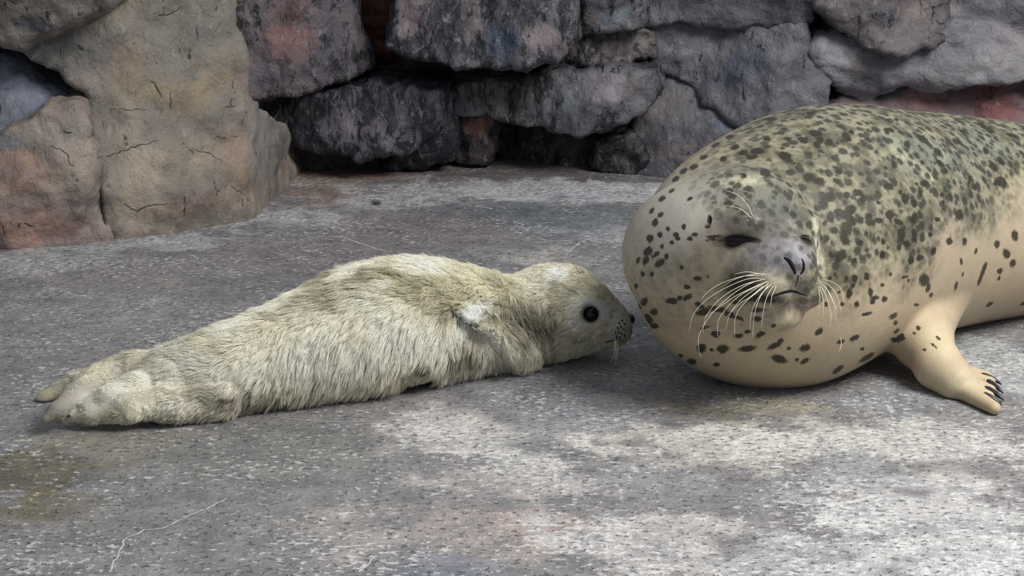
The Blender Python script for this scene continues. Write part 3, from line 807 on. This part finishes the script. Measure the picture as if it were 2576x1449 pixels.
SPOTS = """1625 655 6 9 -30;1635 600 7 9 0;1650 640 10 4 40;1640 690 4 6 0;1617 690 4 6 0;1630 633 8 12 -30;1605 655 4 8 -20;1660 662 12 7 40;1676 645 4 7 0;1715 673 5 4 0;1755 701 8 5 0;
1780 697 4 3 0;1728 722 7 5 0;1690 757 12 7 0;1710 750 6 5 40;1730 748 11 6 35;1620 760 6 11 -20;1632 800 7 12 20;1645 820 10 6 0;1645 785 7 9 0;1600 720 4 6 0;1610 770 4 8 0;
1770 785 14 8 15;1765 772 6 5 0;1805 778 22 6 -10;1835 792 16 5 -25;1860 802 9 5 -30;1905 780 14 5 5;1905 802 9 5 0;1800 840 10 8 -30;1772 825 9 3 20;1858 845 10 5 10;1880 835 8 4 15;1912 842 12 6 30;
1946 820 5 4 0;1765 876 10 10 0;1818 878 12 10 0;1880 877 18 7 8;1948 870 16 6 25;1962 858 8 5 40;1984 877 5 4 0;2025 875 12 8 15;1960 903 18 8 -20;2025 908 10 6 30;2005 905 5 4 0;1740 910 9 7 -20;
1802 917 6 5 0;1712 895 5 5 0;1790 880 4 4 0;2060 835 10 7 40;2078 765 4 6 0;2115 860 9 5 10;2150 850 12 6 25;2170 878 6 4 0;2180 900 20 8 25;2108 930 14 7 40;2155 765 6 6 0;2180 790 12 4 10;2195 760 6 5 0;
2137 738 7 11 -20;2200 750 12 5 10;2190 735 6 9 0;2150 700 6 8 0;2180 695 7 8 10;2145 720 4 8 -20;2220 717 5 4 0;2225 752 8 6 20;2110 735 4 4 0;2275 697 10 3 10;2285 705 4 4 0;2325 705 16 13 -20;2335 725 7 10 -20;2342 742 5 6 -30;
2405 720 5 10 0;2305 767 9 3 0;2110 650 10 9 0;2120 640 9 12 0;2148 655 8 5 30;2165 612 6 7 -20;2220 640 7 9 0;2222 608 5 7 0;2268 590 10 14 10;2300 587 8 10 0;2300 602 7 7 0;2280 612 9 6 0;2262 622 6 7 0;2340 590 6 6 0;
2348 632 7 9 -30;2292 654 8 9 -20;2315 648 10 7 0;2388 607 9 8 0;2427 607 6 9 10;2455 632 4 8 -30;2418 658 4 8 20;2508 614 8 9 20;2553 593 9 12 20;2532 638 12 9 -30;2548 662 9 9 -20;2470 690 6 18 -15;2477 672 6 12 -20;2465 705 6 12 -15;
2515 682 8 6 0;2513 700 4 5 0;2422 690 3 5 0;2090 495 12 12 -30;2070 512 10 14 -30;2090 545 10 12 -30;2110 535 12 9 0;2130 540 14 14 -30;2140 555 12 12 -40;2130 575 14 18 0;2125 605 14 9 -40;2145 525 8 10 0;2100 580 8 8 0;2165 555 8 8 20;
2185 545 9 8 0;2190 560 14 8 0;2210 555 10 6 0;2238 540 12 12 -20;2260 558 12 6 -20;2300 550 9 12 -30;2358 552 8 5 0;2413 540 12 12 0;2275 500 8 12 0;2265 485 6 6 0;2300 512 9 8 20;2315 487 6 7 20;2370 490 6 5 0;2373 508 4 5 0;
2280 500 6 14 -30;2235 470 12 8 0;2210 510 6 4 0;2170 500 7 9 -30;2155 485 10 8 0;2130 490 8 8 0;2325 462 10 8 0;2305 463 4 4 0;2250 415 7 8 0;2228 422 5 4 0;2282 363 8 9 -30;2320 408 5 5 0;2358 382 10 10 -40;2376 430 10 8 0;2365 410 14 6 -30;
2322 350 14 10 -30;2241 327 10 6 0;2230 330 6 8 0;2255 300 6 5 0;2450 470 9 8 -30;2440 452 6 12 -30;2520 458 14 12 -30;2505 460 6 8 -40;2500 420 12 9 -40;2518 405 12 8 -40;2545 340 12 5 -15;2480 380 8 8 0;2405 355 12 8 0;2470 315 12 6 -15;2490 327 12 8 -20;
2420 330 8 5 -10;2062 352 9 8 0;2085 358 10 8 0;2055 365 8 8 0;2130 345 10 12 0;2142 332 6 6 0;2050 335 14 9 0;2020 352 12 8 -20;1940 300 12 5 5;2040 285 10 5 0;1905 380 18 8 5;1890 395 14 6 10;1975 395 18 10 -40;1925 435 12 12 -30;1870 385 10 6 0;
1980 350 8 5 0;1930 350 8 5 0;2105 455 10 6 -10;2110 432 8 6 0;2035 445 14 8 0;2060 455 12 8 20;1870 440 6 5 0;1700 450 9 5 40;1720 430 10 5 40;1745 420 10 6 35;1690 480 7 4 40;1735 500 6 4 40;1665 500 9 5 50;1640 530 8 4 60;1662 540 7 5 50;1648 560 6 9 -20;
1800 365 10 5 35;1835 345 10 5 30;1770 395 9 5 35;1820 400 8 6 30;1850 370 10 6 25;1700 590 6 5 0;1720 570 5 6 0;1735 600 7 5 0;1705 600 5 5 0;1747 590 6 4 0;1680 575 4 5 0;1690 610 5 4 0;1665 620 4 5 0;1660 590 5 7 0;
2250 855 14 5 -15;2265 850 10 6 -10;2270 843 5 4 0;2247 795 12 6 20;2253 812 6 5 0;2255 833 9 5 10;2310 825 5 5 -45;2360 850 6 3 -50;2350 870 8 2.5 -50;2300 838 4 3 0;2325 880 4 2.5 0;2490 765 9 5 20;1785 553 4 11 -8;1780 570 6 4 0;
1840 790 5 5 0;2090 640 5 8 0;2080 600 4 6 0;2075 560 5 9 -20;2088 700 4 5 0;2100 690 4 4 0;2118 765 6 4 0;2130 700 4 4 0;1850 760 10 5 0;1755 765 6 5 0;2240 690 4 4 0"""
pale = cv.weight(1705, 540, 110, 80, 40, 0.5)
if pale is not None: back[pale[0]] *= 1 - 0.85 * pale[1]
crown = cv.weight(1910, 505, 150, 85, -20, 0.5)
if crown is not None:
    sel, w = crown
    back[sel] = np.maximum(back[sel], w)
for s in SPOTS.replace('\n', '').split(';'):
    x, y, a, b, g = map(float, s.split())
    cv.mark(x, y, a * 1.08, b * 1.08, g, a=1.0)
for e in [(1850, 602, 36, 8, 6), (1842, 611, 18, 10, 15), (1888, 602, 26, 8, -8), (2030, 604, 15, 10, -30), (1800, 595, 20, 3, 0), (1790, 603, 14, 3, 0), (1865, 720, 34, 30, -20), (1915, 752, 50, 9, -5)]:
    cv.mark(*e, a=0.8 if e[2] in (34, 50) else 1.0)
# a scatter of small spots on the sides that the photograph does not show
rs = np.random.default_rng(3)
away = np.where((mN @ -FW < 0.05) | (mV[:, 0] > 0.78))[0]
for i in rs.choice(away, 420):
    r = rs.uniform(0.003, 0.008)
    sel = cv.box(mV[i], 2.2 * r)
    d = np.linalg.norm(mV[sel] - mV[i], axis=1) / r
    cv.spot[sel] = np.maximum(cv.spot[sel], (1 - sstep(0.3, 1.7, d)) * 0.9)
seal = put(bpy.data.objects.new('spotted_seal', None), label='large spotted seal with squinting eyes lying round-bellied beside the rock wall', cat='seal')
seal.location = (float(BODY[1][0][0]), float(BODY[1][0][1]), 0)
bpy.context.view_layer.update()
OFF_M = np.array(seal.location)
def mpart(name, V, F, mat, **kw): return mesh_obj(name, np.asarray(V) - OFF_M, F, mat, seal, **kw)
mpart('body', mV, mQ, M_COAT, attrs={'Col': cv.Col, 'spot': cv.spot, 'back': back})

def ball(c, r, M=np.eye(3), nu=20, nv=14):
    V, F = [], []
    for i in range(nv + 1):
        t = math.pi * i / nv
        for k in range(nu):
            p = 2 * math.pi * k / nu
            V.append([math.cos(t), math.sin(t) * math.cos(p), math.sin(t) * math.sin(p)])
    for i in range(nv):
        for k in range(nu):
            F.append([i * nu + k, (i + 1) * nu + k, (i + 1) * nu + (k + 1) % nu, i * nu + (k + 1) % nu])
    V = np.array(V) * np.asarray(r) @ M.T + c
    return V, np.array(F)
def drape(cvs, mk, name, mat, pts, rpx, n=5, **kw):
    """A thin fold or slit laid along the skin through the given points."""
    C2 = catmull([np.array([p[0], p[1], 0.0]) for p in pts], n)
    rr = np.interp(np.linspace(0, 1, len(C2)), np.linspace(0, 1, len(rpx)), rpx)
    P3, R3 = [], []
    for c, r in zip(C2, rr):
        h = cvs.hit(c[0], c[1])
        if h is None: continue
        r = r / FPX * ((h[0] - CAMP) @ FW)
        P3.append(h[0] - h[1] * r * 0.45); R3.append(r)
    if len(P3) < 3: return
    V, F = tube(P3, R3, 8)
    return mk(name, V, F, mat, **kw)
M_SLIT = plain('dark_skin_fold', (0.008, 0.007, 0.009), 0.7, 0.12)
for pts, rp in [([(1972, 648), (1985, 656), (1995, 672), (2001, 690)], [2, 6, 6, 2.5]), ([(2017, 650), (2022, 664), (2021, 678), (2014, 690)], [1.5, 4, 4.5, 2])]:
    drape(cv, mpart, 'nostril', M_SLIT, pts, rp)
drape(cv, mpart, 'mouth', M_SLIT, [(1922, 753), (1945, 745), (1970, 736), (1992, 732), (2012, 738), (2032, 745)], [0.6, 2, 3.8, 4.2, 2.4, 0.8])
drape(cv, mpart, 'lip_groove', M_SLIT, [(2008, 692), (2006, 706), (2001, 722)], [2, 1.3, 1])
drape(cv, mpart, 'eye', M_EYE, [(1826, 603), (1842, 604), (1864, 604), (1884, 603), (1902, 603)], [3, 9, 8, 5, 1.5], label='dark eye narrowed to a slit')
drape(cv, mpart, 'eye', M_EYE, [(2012, 599), (2022, 600), (2032, 603), (2042, 609)], [1.5, 5, 6, 2.5], label='dark eye narrowed to a slit')
drape(cv, mpart, 'eyelid', M_SLIT, [(1828, 611), (1842, 614), (1860, 611), (1874, 606)], [3, 8, 6, 2])
drape(cv, mpart, 'eyelid', M_SLIT, [(1826, 598), (1842, 593), (1868, 593), (1890, 598), (1906, 602)], [2, 3.5, 4, 3, 1.2])
drape(cv, mpart, 'eyelid', M_SLIT, [(2010, 596), (2022, 592), (2036, 594)], [1, 2.5, 1.5])
drape(cv, mpart, 'ear_opening', M_SLIT, [(1786, 542), (1789, 552), (1787, 566)], [1.5, 4, 1.5])
# claws
for i in range(4):
    p0 = flip_pt(*DIG1[i], 0.011); p1 = flip_pt(*CLAW[i], 0.003)
    d = (p1 - p0) / np.linalg.norm(p1 - p0)
    pts = bez([p0 - d * 0.008, (p0 + p1) / 2 + ZUP * 0.004, p1], 8)
    V, F = tube(pts, np.array([0.0036, 0.0040, 0.0040, 0.0036, 0.0032, 0.0026, 0.0017, 0.0005]), 8)
    mpart('claw', V, F, M_CLAW, label='long black claw')
# whiskers: root pixel, two bend pixels, tip pixel
def whisker(pts, out=0.02, r0=0.00046, cvs=cv, mk=mpart):
    h = cvs.hit(*pts[0])
    if h is None: return
    root, n = h
    dep = (root - CAMP) @ FW
    P3 = [root - n * 0.002]
    k = len(pts) - 1
    for i, p in enumerate(pts[1:], 1):
        hh = cvs.hit(*p)
        dd = dep - out * (i / k) ** 0.6
        if hh is not None: dd = min(dd, (hh[0] - CAMP) @ FW - 0.006)
        P3.append(at_depth(p[0], p[1], dd))
    C = catmull(P3, 6)
    V, F = tube(C, np.linspace(r0, r0 * 0.25, len(C)), 6)
    return mk('whisker', V, F, M_WHISK)
WH = [
    [(1925, 690), (1880, 684), (1848, 690)], [(1925, 692), (1870, 695), (1812, 714), (1780, 735), (1765, 752)], [(1918, 698), (1880, 702), (1830, 722), (1780, 752), (1745, 790), (1733, 835)],
    [(1932, 698), (1890, 712), (1840, 742), (1790, 790), (1760, 840), (1758, 880), (1765, 900)], [(1938, 703), (1900, 722), (1850, 752), (1810, 800), (1805, 835), (1808, 850)],
    [(1940, 706), (1905, 735), (1870, 765), (1850, 800), (1848, 850)], [(1945, 710), (1915, 740), (1892, 780), (1886, 830)], [(1950, 712), (1930, 745), (1920, 785), (1915, 825)],
    [(1915, 712), (1880, 730), (1845, 748), (1800, 780), (1770, 800)], [(1922, 716), (1890, 745), (1860, 765), (1825, 800)],
    [(1830, 828), (1810, 832), (1785, 830), (1772, 824)][::-1],
    [(2066, 703), (2090, 722), (2110, 755), (2118, 800)], [(2066, 708), (2085, 735), (2100, 770), (2104, 810)], [(2064, 712), (2078, 745), (2090, 790), (2088, 820)],
    [(2066, 700), (2095, 710), (2118, 730), (2122, 760)], [(2062, 714), (2070, 750), (2072, 800)], [(2117, 850), (2116, 868), (2111, 885)],
]
WH += [[(1930, 688), (1895, 690), (1850, 702), (1815, 722)], [(1912, 703), (1872, 716), (1830, 738), (1798, 765), (1775, 800), (1768, 840)], [(1928, 708), (1895, 730), (1862, 756), (1836, 790), (1825, 830)],
       [(1936, 712), (1912, 748), (1898, 790), (1893, 850)], [(1955, 714), (1942, 745), (1938, 775)], [(2064, 706), (2080, 728), (2096, 760), (2112, 790)], [(2060, 716), (2062, 745), (2060, 785)]]
for w in WH: whisker(w)
for w in [[(1895, 545), (1880, 515), (1855, 490), (1825, 479)], [(1893, 550), (1870, 530), (1845, 520), (1815, 517)], [(1985, 535), (1993, 505), (1997, 485), (1994, 470)], [(2003, 538), (2010, 525), (2020, 515)]]:
    whisker(w, 0.015, 0.0006)

# ================================================================== SEAL PUP
PB = [(400, 968, 72), (470, 952, 88), (560, 932, 101), (660, 907, 112), (760, 880, 125), (860, 847, 144), (960, 820, 157), (1060, 808, 148), (1150, 808, 130), (1230, 816, 110), (1310, 806, 102), (1400, 790, 110)]
PBODY = [resting(x, y, r) for x, y, r in PB]
# the head end lies at one depth, along the picture
pd = [(c - CAMP) @ FW for c, r in PBODY]
nose_d = pd[-1] - 0.005
def pp(px, py, dd=0.0): return at_depth(px, py, nose_d + dd)
SC_P = nose_d / FPX
# near fore flipper lying on the flank; lower flipper under the belly
def d_pup_core(P):
    d = d_sph(P, *PBODY[0])
    for c, r in PBODY[1:]: d = smin(d, d_sph(P, c, r), 0.035)
    # head and muzzle
    d = smin(d, d_ell(P, pp(1420, 775), (110 * SC_P, 0.060, 100 * SC_P)), 0.03)
    d = smin(d, d_ell(P, pp(1490, 800), (68 * SC_P, 0.042, 62 * SC_P)), 0.03)
    d = smin(d, d_ell(P, pp(1548, 815), (40 * SC_P, 0.026, 42 * SC_P)), 0.022)
    d = smin(d, d_ell(P, pp(1558, 832, -0.010), (30 * SC_P, 0.020, 27 * SC_P)), 0.012)
    d = smin(d, d_ell(P, pp(1520, 850), (50 * SC_P, 0.022, 20 * SC_P)), 0.014)
    # eye socket
    d = smax(d, -d_sph(P, pp(1486, 790, -0.058), 0.0145), 0.006)
    return d
dt = pd[0]
def tp(px, py, dd=0.0, base=None): return at_depth(px, py, (dt if base is None else base) + dd)
HIND = [  # hind flippers: px, py, depth offset, radius in px
    [(430, 925, 0.03, 56), (335, 926, 0.015, 44), (255, 950, -0.005, 36), (190, 992, -0.045, 30), (142, 1036, -0.078, 22), (108, 1060, -0.092, 8)],
    [(320, 915, 0.06, 34), (190, 958, 0.06, 26), (115, 1001, 0.055, 18), (58, 1028, 0.05, 5)],
    [(430, 965, -0.01, 66), (345, 975, -0.035, 40), (275, 1000, -0.055, 32), (220, 1022, -0.055, 22), (170, 1036, -0.050, 6)],
    [(560, 985, -0.02, 62), (430, 1008, -0.045, 50), (320, 1026, -0.065, 37), (230, 1045, -0.065, 22), (145, 1060, -0.060, 6)],
]
def skin_depth(px, py, d0=2.2):
    d = d0
    for _ in range(60): d += 0.9 * float(d_pup_core(at_depth(px, py, d)[None])[0])
    return d
FLIP_D = {k: skin_depth(*k) for k in [(1310, 885), (1262, 845), (1225, 812), (1150, 770)]}
def fl(px, py, key, out): return at_depth(px, py, FLIP_D[key] - out)
def f_flip(P):
    e = d_cone(P, fl(1312, 888, (1310, 885), -0.016), fl(1262, 845, (1262, 845), -0.004), 0.024, 0.020)
    e = smin(e, d_cone(P, fl(1262, 845, (1262, 845), -0.004), fl(1225, 808, (1225, 812), 0.010), 0.019, 0.013), 0.01)
    for k, (tx, ty) in enumerate([(1146, 764), (1152, 782), (1170, 800), (1196, 822)]):
        e = smin(e, d_cone(P, fl(1226 + 4 * k, 788 + 13 * k, (1225, 812), 0.016), fl(tx, ty, (1150, 770), 0.020 - 0.002 * k), 0.0085, 0.0045), 0.003)
    return e
def f_pup(P):
    P = np.asarray(P, float)
    d = d_pup_core(P)
    for ch in HIND:
        e = None
        for i in range(len(ch) - 1):
            a, b = ch[i], ch[i + 1]
            q = d_cone(P, tp(a[0], a[1], a[2]), tp(b[0], b[1], b[2]), 0.9 * a[3] / FPX * dt, 0.9 * b[3] / FPX * dt)
            e = q if e is None else smin(e, q, 0.01)
        d = smin(d, e, 0.0025)
    d = smin(d, f_flip(P), 0.006)
    # flipper tucked under the belly
    bq = pd[7]
    e = d_cone(P, at_depth(985, 940, bq - 0.050), at_depth(1072, 932, bq - 0.064), 0.020, 0.012)
    d = smin(d, e, 0.010)
    return np.maximum(d, -(P[:, 2] - 0.0005))
plo = np.array([-0.72, 2.18, -0.02]); phi = np.array([0.20, 2.90, 0.25])
pV, pQ = surfnet(grid_eval(f_pup, plo, phi, 0.008), plo, 0.008)
pV = project_sdf(pV, f_pup, 2)
pV, pQ = refine(pV, pQ, f_pup)
pN = vnormals(pV, pQ)
pc = Canvas(pV, pQ, lin(174, 167, 144))
WHT, OLV, DKO, GR = lin(238, 236, 226), lin(158, 150, 116), lin(110, 102, 78), lin(160, 160, 156)
PUP_MARKS = [
    (920, 880, 70, 46, WHT, 0.7, -20), (650, 925, 110, 34, WHT, 0.55, 15), (480, 935, 90, 34, WHT, 0.5, 20), (350, 955, 70, 28, WHT, 0.5, 20), (1085, 850, 60, 40, WHT, 0.75, -20), (860, 800, 50, 18, WHT, 0.5, 25),
    (720, 755, 60, 14, WHT, 0.6, 25), (905, 682, 60, 12, WHT, 0.7, 25), (610, 812, 60, 12, WHT, 0.6, 20), (1065, 680, 32, 16, WHT, 0.9, 0), (1115, 690, 30, 14, WHT, 0.9, 0), (760, 900, 40, 50, WHT, 0.7, 0), (250, 1000, 60, 30, WHT, 0.35, 20), (420, 1020, 90, 20, WHT, 0.4, 8), (1240, 860, 40, 30, WHT, 0.5, -40), (990, 860, 50, 40, WHT, 0.6, 0),
    (980, 715, 200, 34, lin(142, 134, 98), 0.7, -10), (800, 740, 160, 40, OLV, 0.5, -25), (600, 830, 120, 40, OLV, 0.3, -20), (1060, 665, 30, 24, WHT, 0.9, 0), (1110, 672, 30, 24, WHT, 0.9, 0),
    (985, 720, 22, 10, WHT, 0.7, 0), (1040, 765, 170, 20, lin(138, 130, 98), 0.7, -8), (1130, 690, 40, 30, lin(170, 160, 124), 0.6, 0), (1200, 690, 60, 24, lin(200, 196, 172), 0.5, 0),
    (1000, 810, 110, 50, WHT, 0.75, -30), (820, 870, 90, 60, WHT, 0.6, -50), (700, 880, 80, 50, WHT, 0.45, 0), (760, 850, 26, 30, lin(176, 166, 124), 0.6, 0), (590, 840, 50, 30, WHT, 0.5, 0),
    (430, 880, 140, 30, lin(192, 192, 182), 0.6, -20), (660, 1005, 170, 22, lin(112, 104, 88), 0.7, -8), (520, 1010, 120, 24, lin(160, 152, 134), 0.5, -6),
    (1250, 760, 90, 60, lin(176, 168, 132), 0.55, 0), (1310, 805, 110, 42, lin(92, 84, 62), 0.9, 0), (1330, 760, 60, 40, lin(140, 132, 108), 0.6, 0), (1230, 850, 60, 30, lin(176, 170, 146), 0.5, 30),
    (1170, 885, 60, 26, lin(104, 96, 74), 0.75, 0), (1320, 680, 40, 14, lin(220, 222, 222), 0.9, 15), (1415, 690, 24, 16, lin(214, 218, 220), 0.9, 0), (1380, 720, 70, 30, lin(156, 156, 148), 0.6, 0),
    (1440, 740, 60, 40, lin(172, 166, 136), 0.7, 0), (1400, 830, 90, 30, lin(146, 138, 116), 0.7, 0), (1380, 870, 80, 24, lin(168, 160, 142), 0.6, 0), (1360, 795, 60, 40, lin(110, 102, 80), 0.7, 0),
    (1540, 790, 50, 24, lin(178, 180, 180), 0.8, -20), (1540, 830, 40, 20, lin(186, 178, 168), 0.7, 0), (1568, 840, 22, 20, lin(150, 146, 142), 0.7, 0), (1478, 765, 30, 16, lin(200, 204, 204), 0.8, 0), (1462, 800, 22, 30, lin(196, 198, 196), 0.7, 0),
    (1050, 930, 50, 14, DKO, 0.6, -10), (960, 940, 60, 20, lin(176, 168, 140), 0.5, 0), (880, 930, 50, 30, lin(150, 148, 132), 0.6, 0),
    (180, 985, 80, 40, lin(150, 146, 140), 0.7, -30), (130, 1040, 40, 30, lin(118, 116, 114), 0.7, 0), (250, 1000, 60, 26, lin(168, 162, 150), 0.6, 0), (300, 940, 40, 30, lin(170, 166, 156), 0.5, 0), (1190, 790, 55, 24, lin(208, 212, 208), 0.9, 35), (1075, 930, 16, 10, lin(40, 38, 34), 0.8, 0),
]
for a in sorted(PUP_MARKS, key=lambda m: m[2] < 120 and np.mean(m[4]) > 0.6):
    pc.paint(a[0], a[1], a[2], a[3], a[4], a[5], a[6], 0.65)
pc.paint(1486, 790, 23, 23, lin(30, 28, 26), 0.9, 0, 0.25)
pc.Col *= (1 + 0.16 * fbm(pV * 26, 4))[:, None]
pup = put(bpy.data.objects.new('seal_pup', None), label='small fluffy cream seal pup nuzzling the side of the large seal', cat='seal')
pup.location = (float(PBODY[7][0][0]), float(PBODY[7][0][1]), 0)
OFF_P = np.array(pup.location)
def ppart(name, V, F, mat, **kw): return mesh_obj(name, np.asarray(V) - OFF_P, F, mat, pup, **kw)
ppart('body', pV, pQ, M_SKIN, attrs={'Col': np.clip(pc.Col * 0.82, 0, 0.9)})
V, F = ball(pp(1486, 790, -0.0425), (0.0122, 0.0122, 0.0122), np.eye(3))
ppart('eye', V, F, M_EYE, label='big round black eye')
V, F = ball(pp(1486, 790, 0.040), (0.0125, 0.0125, 0.0125), np.eye(3))
ppart('eye', V, F, M_EYE, label='big round black eye')
V, F = ball(pp(1583, 803, -0.002), (0.0085, 0.011, 0.0085), np.eye(3))
ppart('nose', V, F, M_NOSE, label='black nose tip')
for w in [[(1548, 866), (1550, 890), (1546, 915)], [(1546, 866), (1545, 890), (1535, 912)], [(1552, 866), (1555, 885), (1551, 905)]]:
    h = pc.hit(w[0][0], w[0][1] - 10)
    if h is None: continue
    dd = (h[0] - CAMP) @ FW
    C = catmull([at_depth(p[0], p[1] - (10 if k == 0 else 0), dd - 0.003) for k, p in enumerate(w)], 6)
    V, F = tube(C, np.linspace(0.0006, 0.0002, len(C)), 6)
    ppart('whisker', V, F, M_WHISK)

drape(pc, ppart, 'mouth', M_SLIT, [(1468, 873), (1500, 868), (1535, 858), (1560, 858), (1578, 852)], [0.8, 2, 2.4, 1.6, 0.8])
for x, y in [(1556, 812), (1563, 806), (1570, 815), (1553, 824), (1561, 822), (1568, 828), (1548, 835), (1556, 834), (1563, 838), (1551, 845), (1559, 848), (1570, 842)]:
    h = pc.hit(x, y)
    if h is None: continue
    C = [h[0] - h[1] * 0.002, h[0] + h[1] * 0.001, h[0] + h[1] * 0.006 + np.array([0, 0, -0.003])]
    V, F = tube(C, [0.0011, 0.0010, 0.0002], 6)
    ppart('whisker', V, F, M_SLIT, label='short dark whisker stub')

# fur -------------------------------------------------------------
def fur(n, seed=5):
    rg = np.random.default_rng(seed)
    A = 0.5 * np.linalg.norm(np.cross(pV[pQ[:, 2]] - pV[pQ[:, 0]], pV[pQ[:, 3]] - pV[pQ[:, 1]]), axis=1)
    fc = pV[pQ].mean(1); fd = (fc - CAMP) @ FW; fpx = CX + FPX * fc[:, 0] / fd
    A = A * np.interp(fpx, [60, 300, 450, 700, 1250, 1350, 1500], [3.6, 3.4, 2.0, 1, 1, 1.8, 3.2]) * np.where(f_flip(fc) < 0.002, 2.5, 1) * np.where(pN[pQ].mean(1) @ FW > 0.25, 0.45, 1) * np.where(fc[:, 2] < 0.006, 0.1, 1)
    fi = rg.choice(len(pQ), n, p=A / A.sum())
    u, v = rg.random((2, n, 1))
    q = pQ[fi]
    def lerp(T): return (T[q[:, 0]] * (1 - u) + T[q[:, 1]] * u) * (1 - v) + (T[q[:, 3]] * (1 - u) + T[q[:, 2]] * u) * v
    root, nr, col = lerp(pV), lerp(pN), lerp(pc.Col)
    ok = root[:, 2] > 0.004
    root, nr, col = root[ok], nr[ok], col[ok]; n = len(root)
    nr /= np.linalg.norm(nr, axis=1)[:, None]
    dep = (root - CAMP) @ FW
    px = CX + FPX * ((root - CAMP) @ RT) / dep; py = CY - FPX * ((root - CAMP) @ UPV) / dep
    # length by place on the body
    ln = np.interp(px, [60, 180, 330, 480, 620, 1000, 1180, 1290, 1360, 1440, 1500, 1590], [.005, .008, .011, .017, .025, .029, .027, .024, .019, .014, .010, .0045])
    ln *= np.where((px < 460) & (py > 960), 0.7, 1)
    eye = pp(1486, 790, -0.04); ln *= 0.25 + 0.75 * sstep(0.014, 0.035, np.linalg.norm(root - eye, axis=1))
    ln = np.where((np.abs(px - 1060) < 45) & (py > 905), 0.008, ln)
    onf = (f_flip(root) < 0.0015) & (px < 1262); ln = np.where(onf, 0.006, ln)
    # lie of the fur: towards the tail, drooping on the flank, fanning from the shoulder
    down = sstep(500, 780, px) * (1 - sstep(1150, 1300, px)) * sstep(740, 880, py)
    t = np.stack([-np.ones(n), -0.25 * np.ones(n), -0.05 - 1.9 * down], 1)
    fan = np.exp(-((px - 1290) ** 2 + (py - 850) ** 2) / (2 * 75 ** 2))[:, None]
    t = t * (1 - fan) + fan * np.array([0.55, -0.2, -0.9]) * 1.6
    t = np.where(onf[:, None], np.array([-0.8, -0.1, 0.55]), t)
    t += np.where(onf, 0.15, 0.75)[:, None] * np.stack([fbm(root * 22, 2), fbm(root * 22 + 30, 2), fbm(root * 22 + 60, 2)], 1)
    t += 0.35 * np.stack([fbm(root * 70, 2), fbm(root * 70 + 30, 2), fbm(root * 70 + 60, 2)], 1)
    t -= (t * nr).sum(1)[:, None] * nr
    t /= np.linalg.norm(t, axis=1)[:, None]
    lift = 0.50 + 0.15 * fbm(root * 30 + 7, 2)[:, None]
    lift = np.where((px > 1380)[:, None] | (px < 400)[:, None], 0.25, lift)
    ln = ln * rg.uniform(0.65, 1.15, n)
    # clumps: fine locks gathered into larger tufts
    def nearest(nc):
        ci = rg.choice(n, nc, replace=False)
        kd = KDTree(nc)
        for k, i in enumerate(ci): kd.insert(root[i], k)
        kd.balance()
        return ci, np.fromiter((kd.find(r)[1] for r in root.tolist()), int, n)
    ci, own = nearest(9000)
    cb, ownb = nearest(1300)
    nc = 9000
    K = 5
    T = np.linspace(0, 1, K)
    P = np.zeros((n, K, 3))
    d0 = t + nr * lift * 1.4; d0 /= np.linalg.norm(d0, axis=1)[:, None]
    d1 = t + nr * lift * 0.25 + np.array([0, 0, -0.35]); d1 /= np.linalg.norm(d1, axis=1)[:, None]
    for k, s in enumerate(T):
        P[:, k] = root - nr * 0.001 + (d0 * (s - s * s / 2) + d1 * (s * s / 2)) * ln[:, None]
    P += (T[None, :, None] ** 1.5) * ln[:, None, None] * 0.16 * rg.normal(size=(n, 1, 3))
    CPs, CPb = P[ci][own], P[cb][ownb]
    cl = rg.uniform(0.15, 0.75, nc)[own][:, None]; cl2 = rg.uniform(0.0, 0.45, 1300)[ownb][:, None]
    for k, q in enumerate(T):
        w = cl * q ** 1.2
        P[:, k] = P[:, k] * (1 - w) + CPs[:, k] * w
        w = cl2 * q ** 1.6
        P[:, k] = P[:, k] * (1 - w) + CPb[:, k] * w
    P[:, :, 2] = np.maximum(P[:, :, 2], 0.0012)
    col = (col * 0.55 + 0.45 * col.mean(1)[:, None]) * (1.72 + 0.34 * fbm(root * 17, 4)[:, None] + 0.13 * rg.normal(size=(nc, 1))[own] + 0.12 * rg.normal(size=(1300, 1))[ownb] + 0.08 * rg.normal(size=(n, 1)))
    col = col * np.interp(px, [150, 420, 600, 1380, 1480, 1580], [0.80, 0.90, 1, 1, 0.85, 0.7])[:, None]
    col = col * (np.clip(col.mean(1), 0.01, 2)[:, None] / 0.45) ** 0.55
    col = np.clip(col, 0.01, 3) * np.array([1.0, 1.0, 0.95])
    mx = col.max(1)[:, None]; lim_col = col * np.where(mx > 0.5, (0.5 + 0.32 * np.tanh((mx - 0.5) / 0.45)) / mx, 1)
    hc = bpy.data.hair_curves.new('fur')
    hc.add_curves([K] * n)
    hc.attributes['position'].data.foreach_set('vector', (P - OFF_P).astype(np.float32).ravel())
    ra = hc.attributes.get('radius') or hc.attributes.new('radius', 'FLOAT', 'POINT')
    rad = np.array([0.26, 0.26, 0.22, 0.16, 0.05]) * 1e-3
    ra.data.foreach_set('value', np.tile(rad, n).astype(np.float32))
    ca = hc.attributes.new('Col', 'FLOAT_COLOR', 'CURVE')
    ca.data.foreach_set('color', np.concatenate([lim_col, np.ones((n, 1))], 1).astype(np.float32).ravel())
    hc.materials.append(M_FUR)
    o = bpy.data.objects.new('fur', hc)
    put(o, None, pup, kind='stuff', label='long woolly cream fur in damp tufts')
fur(160000)
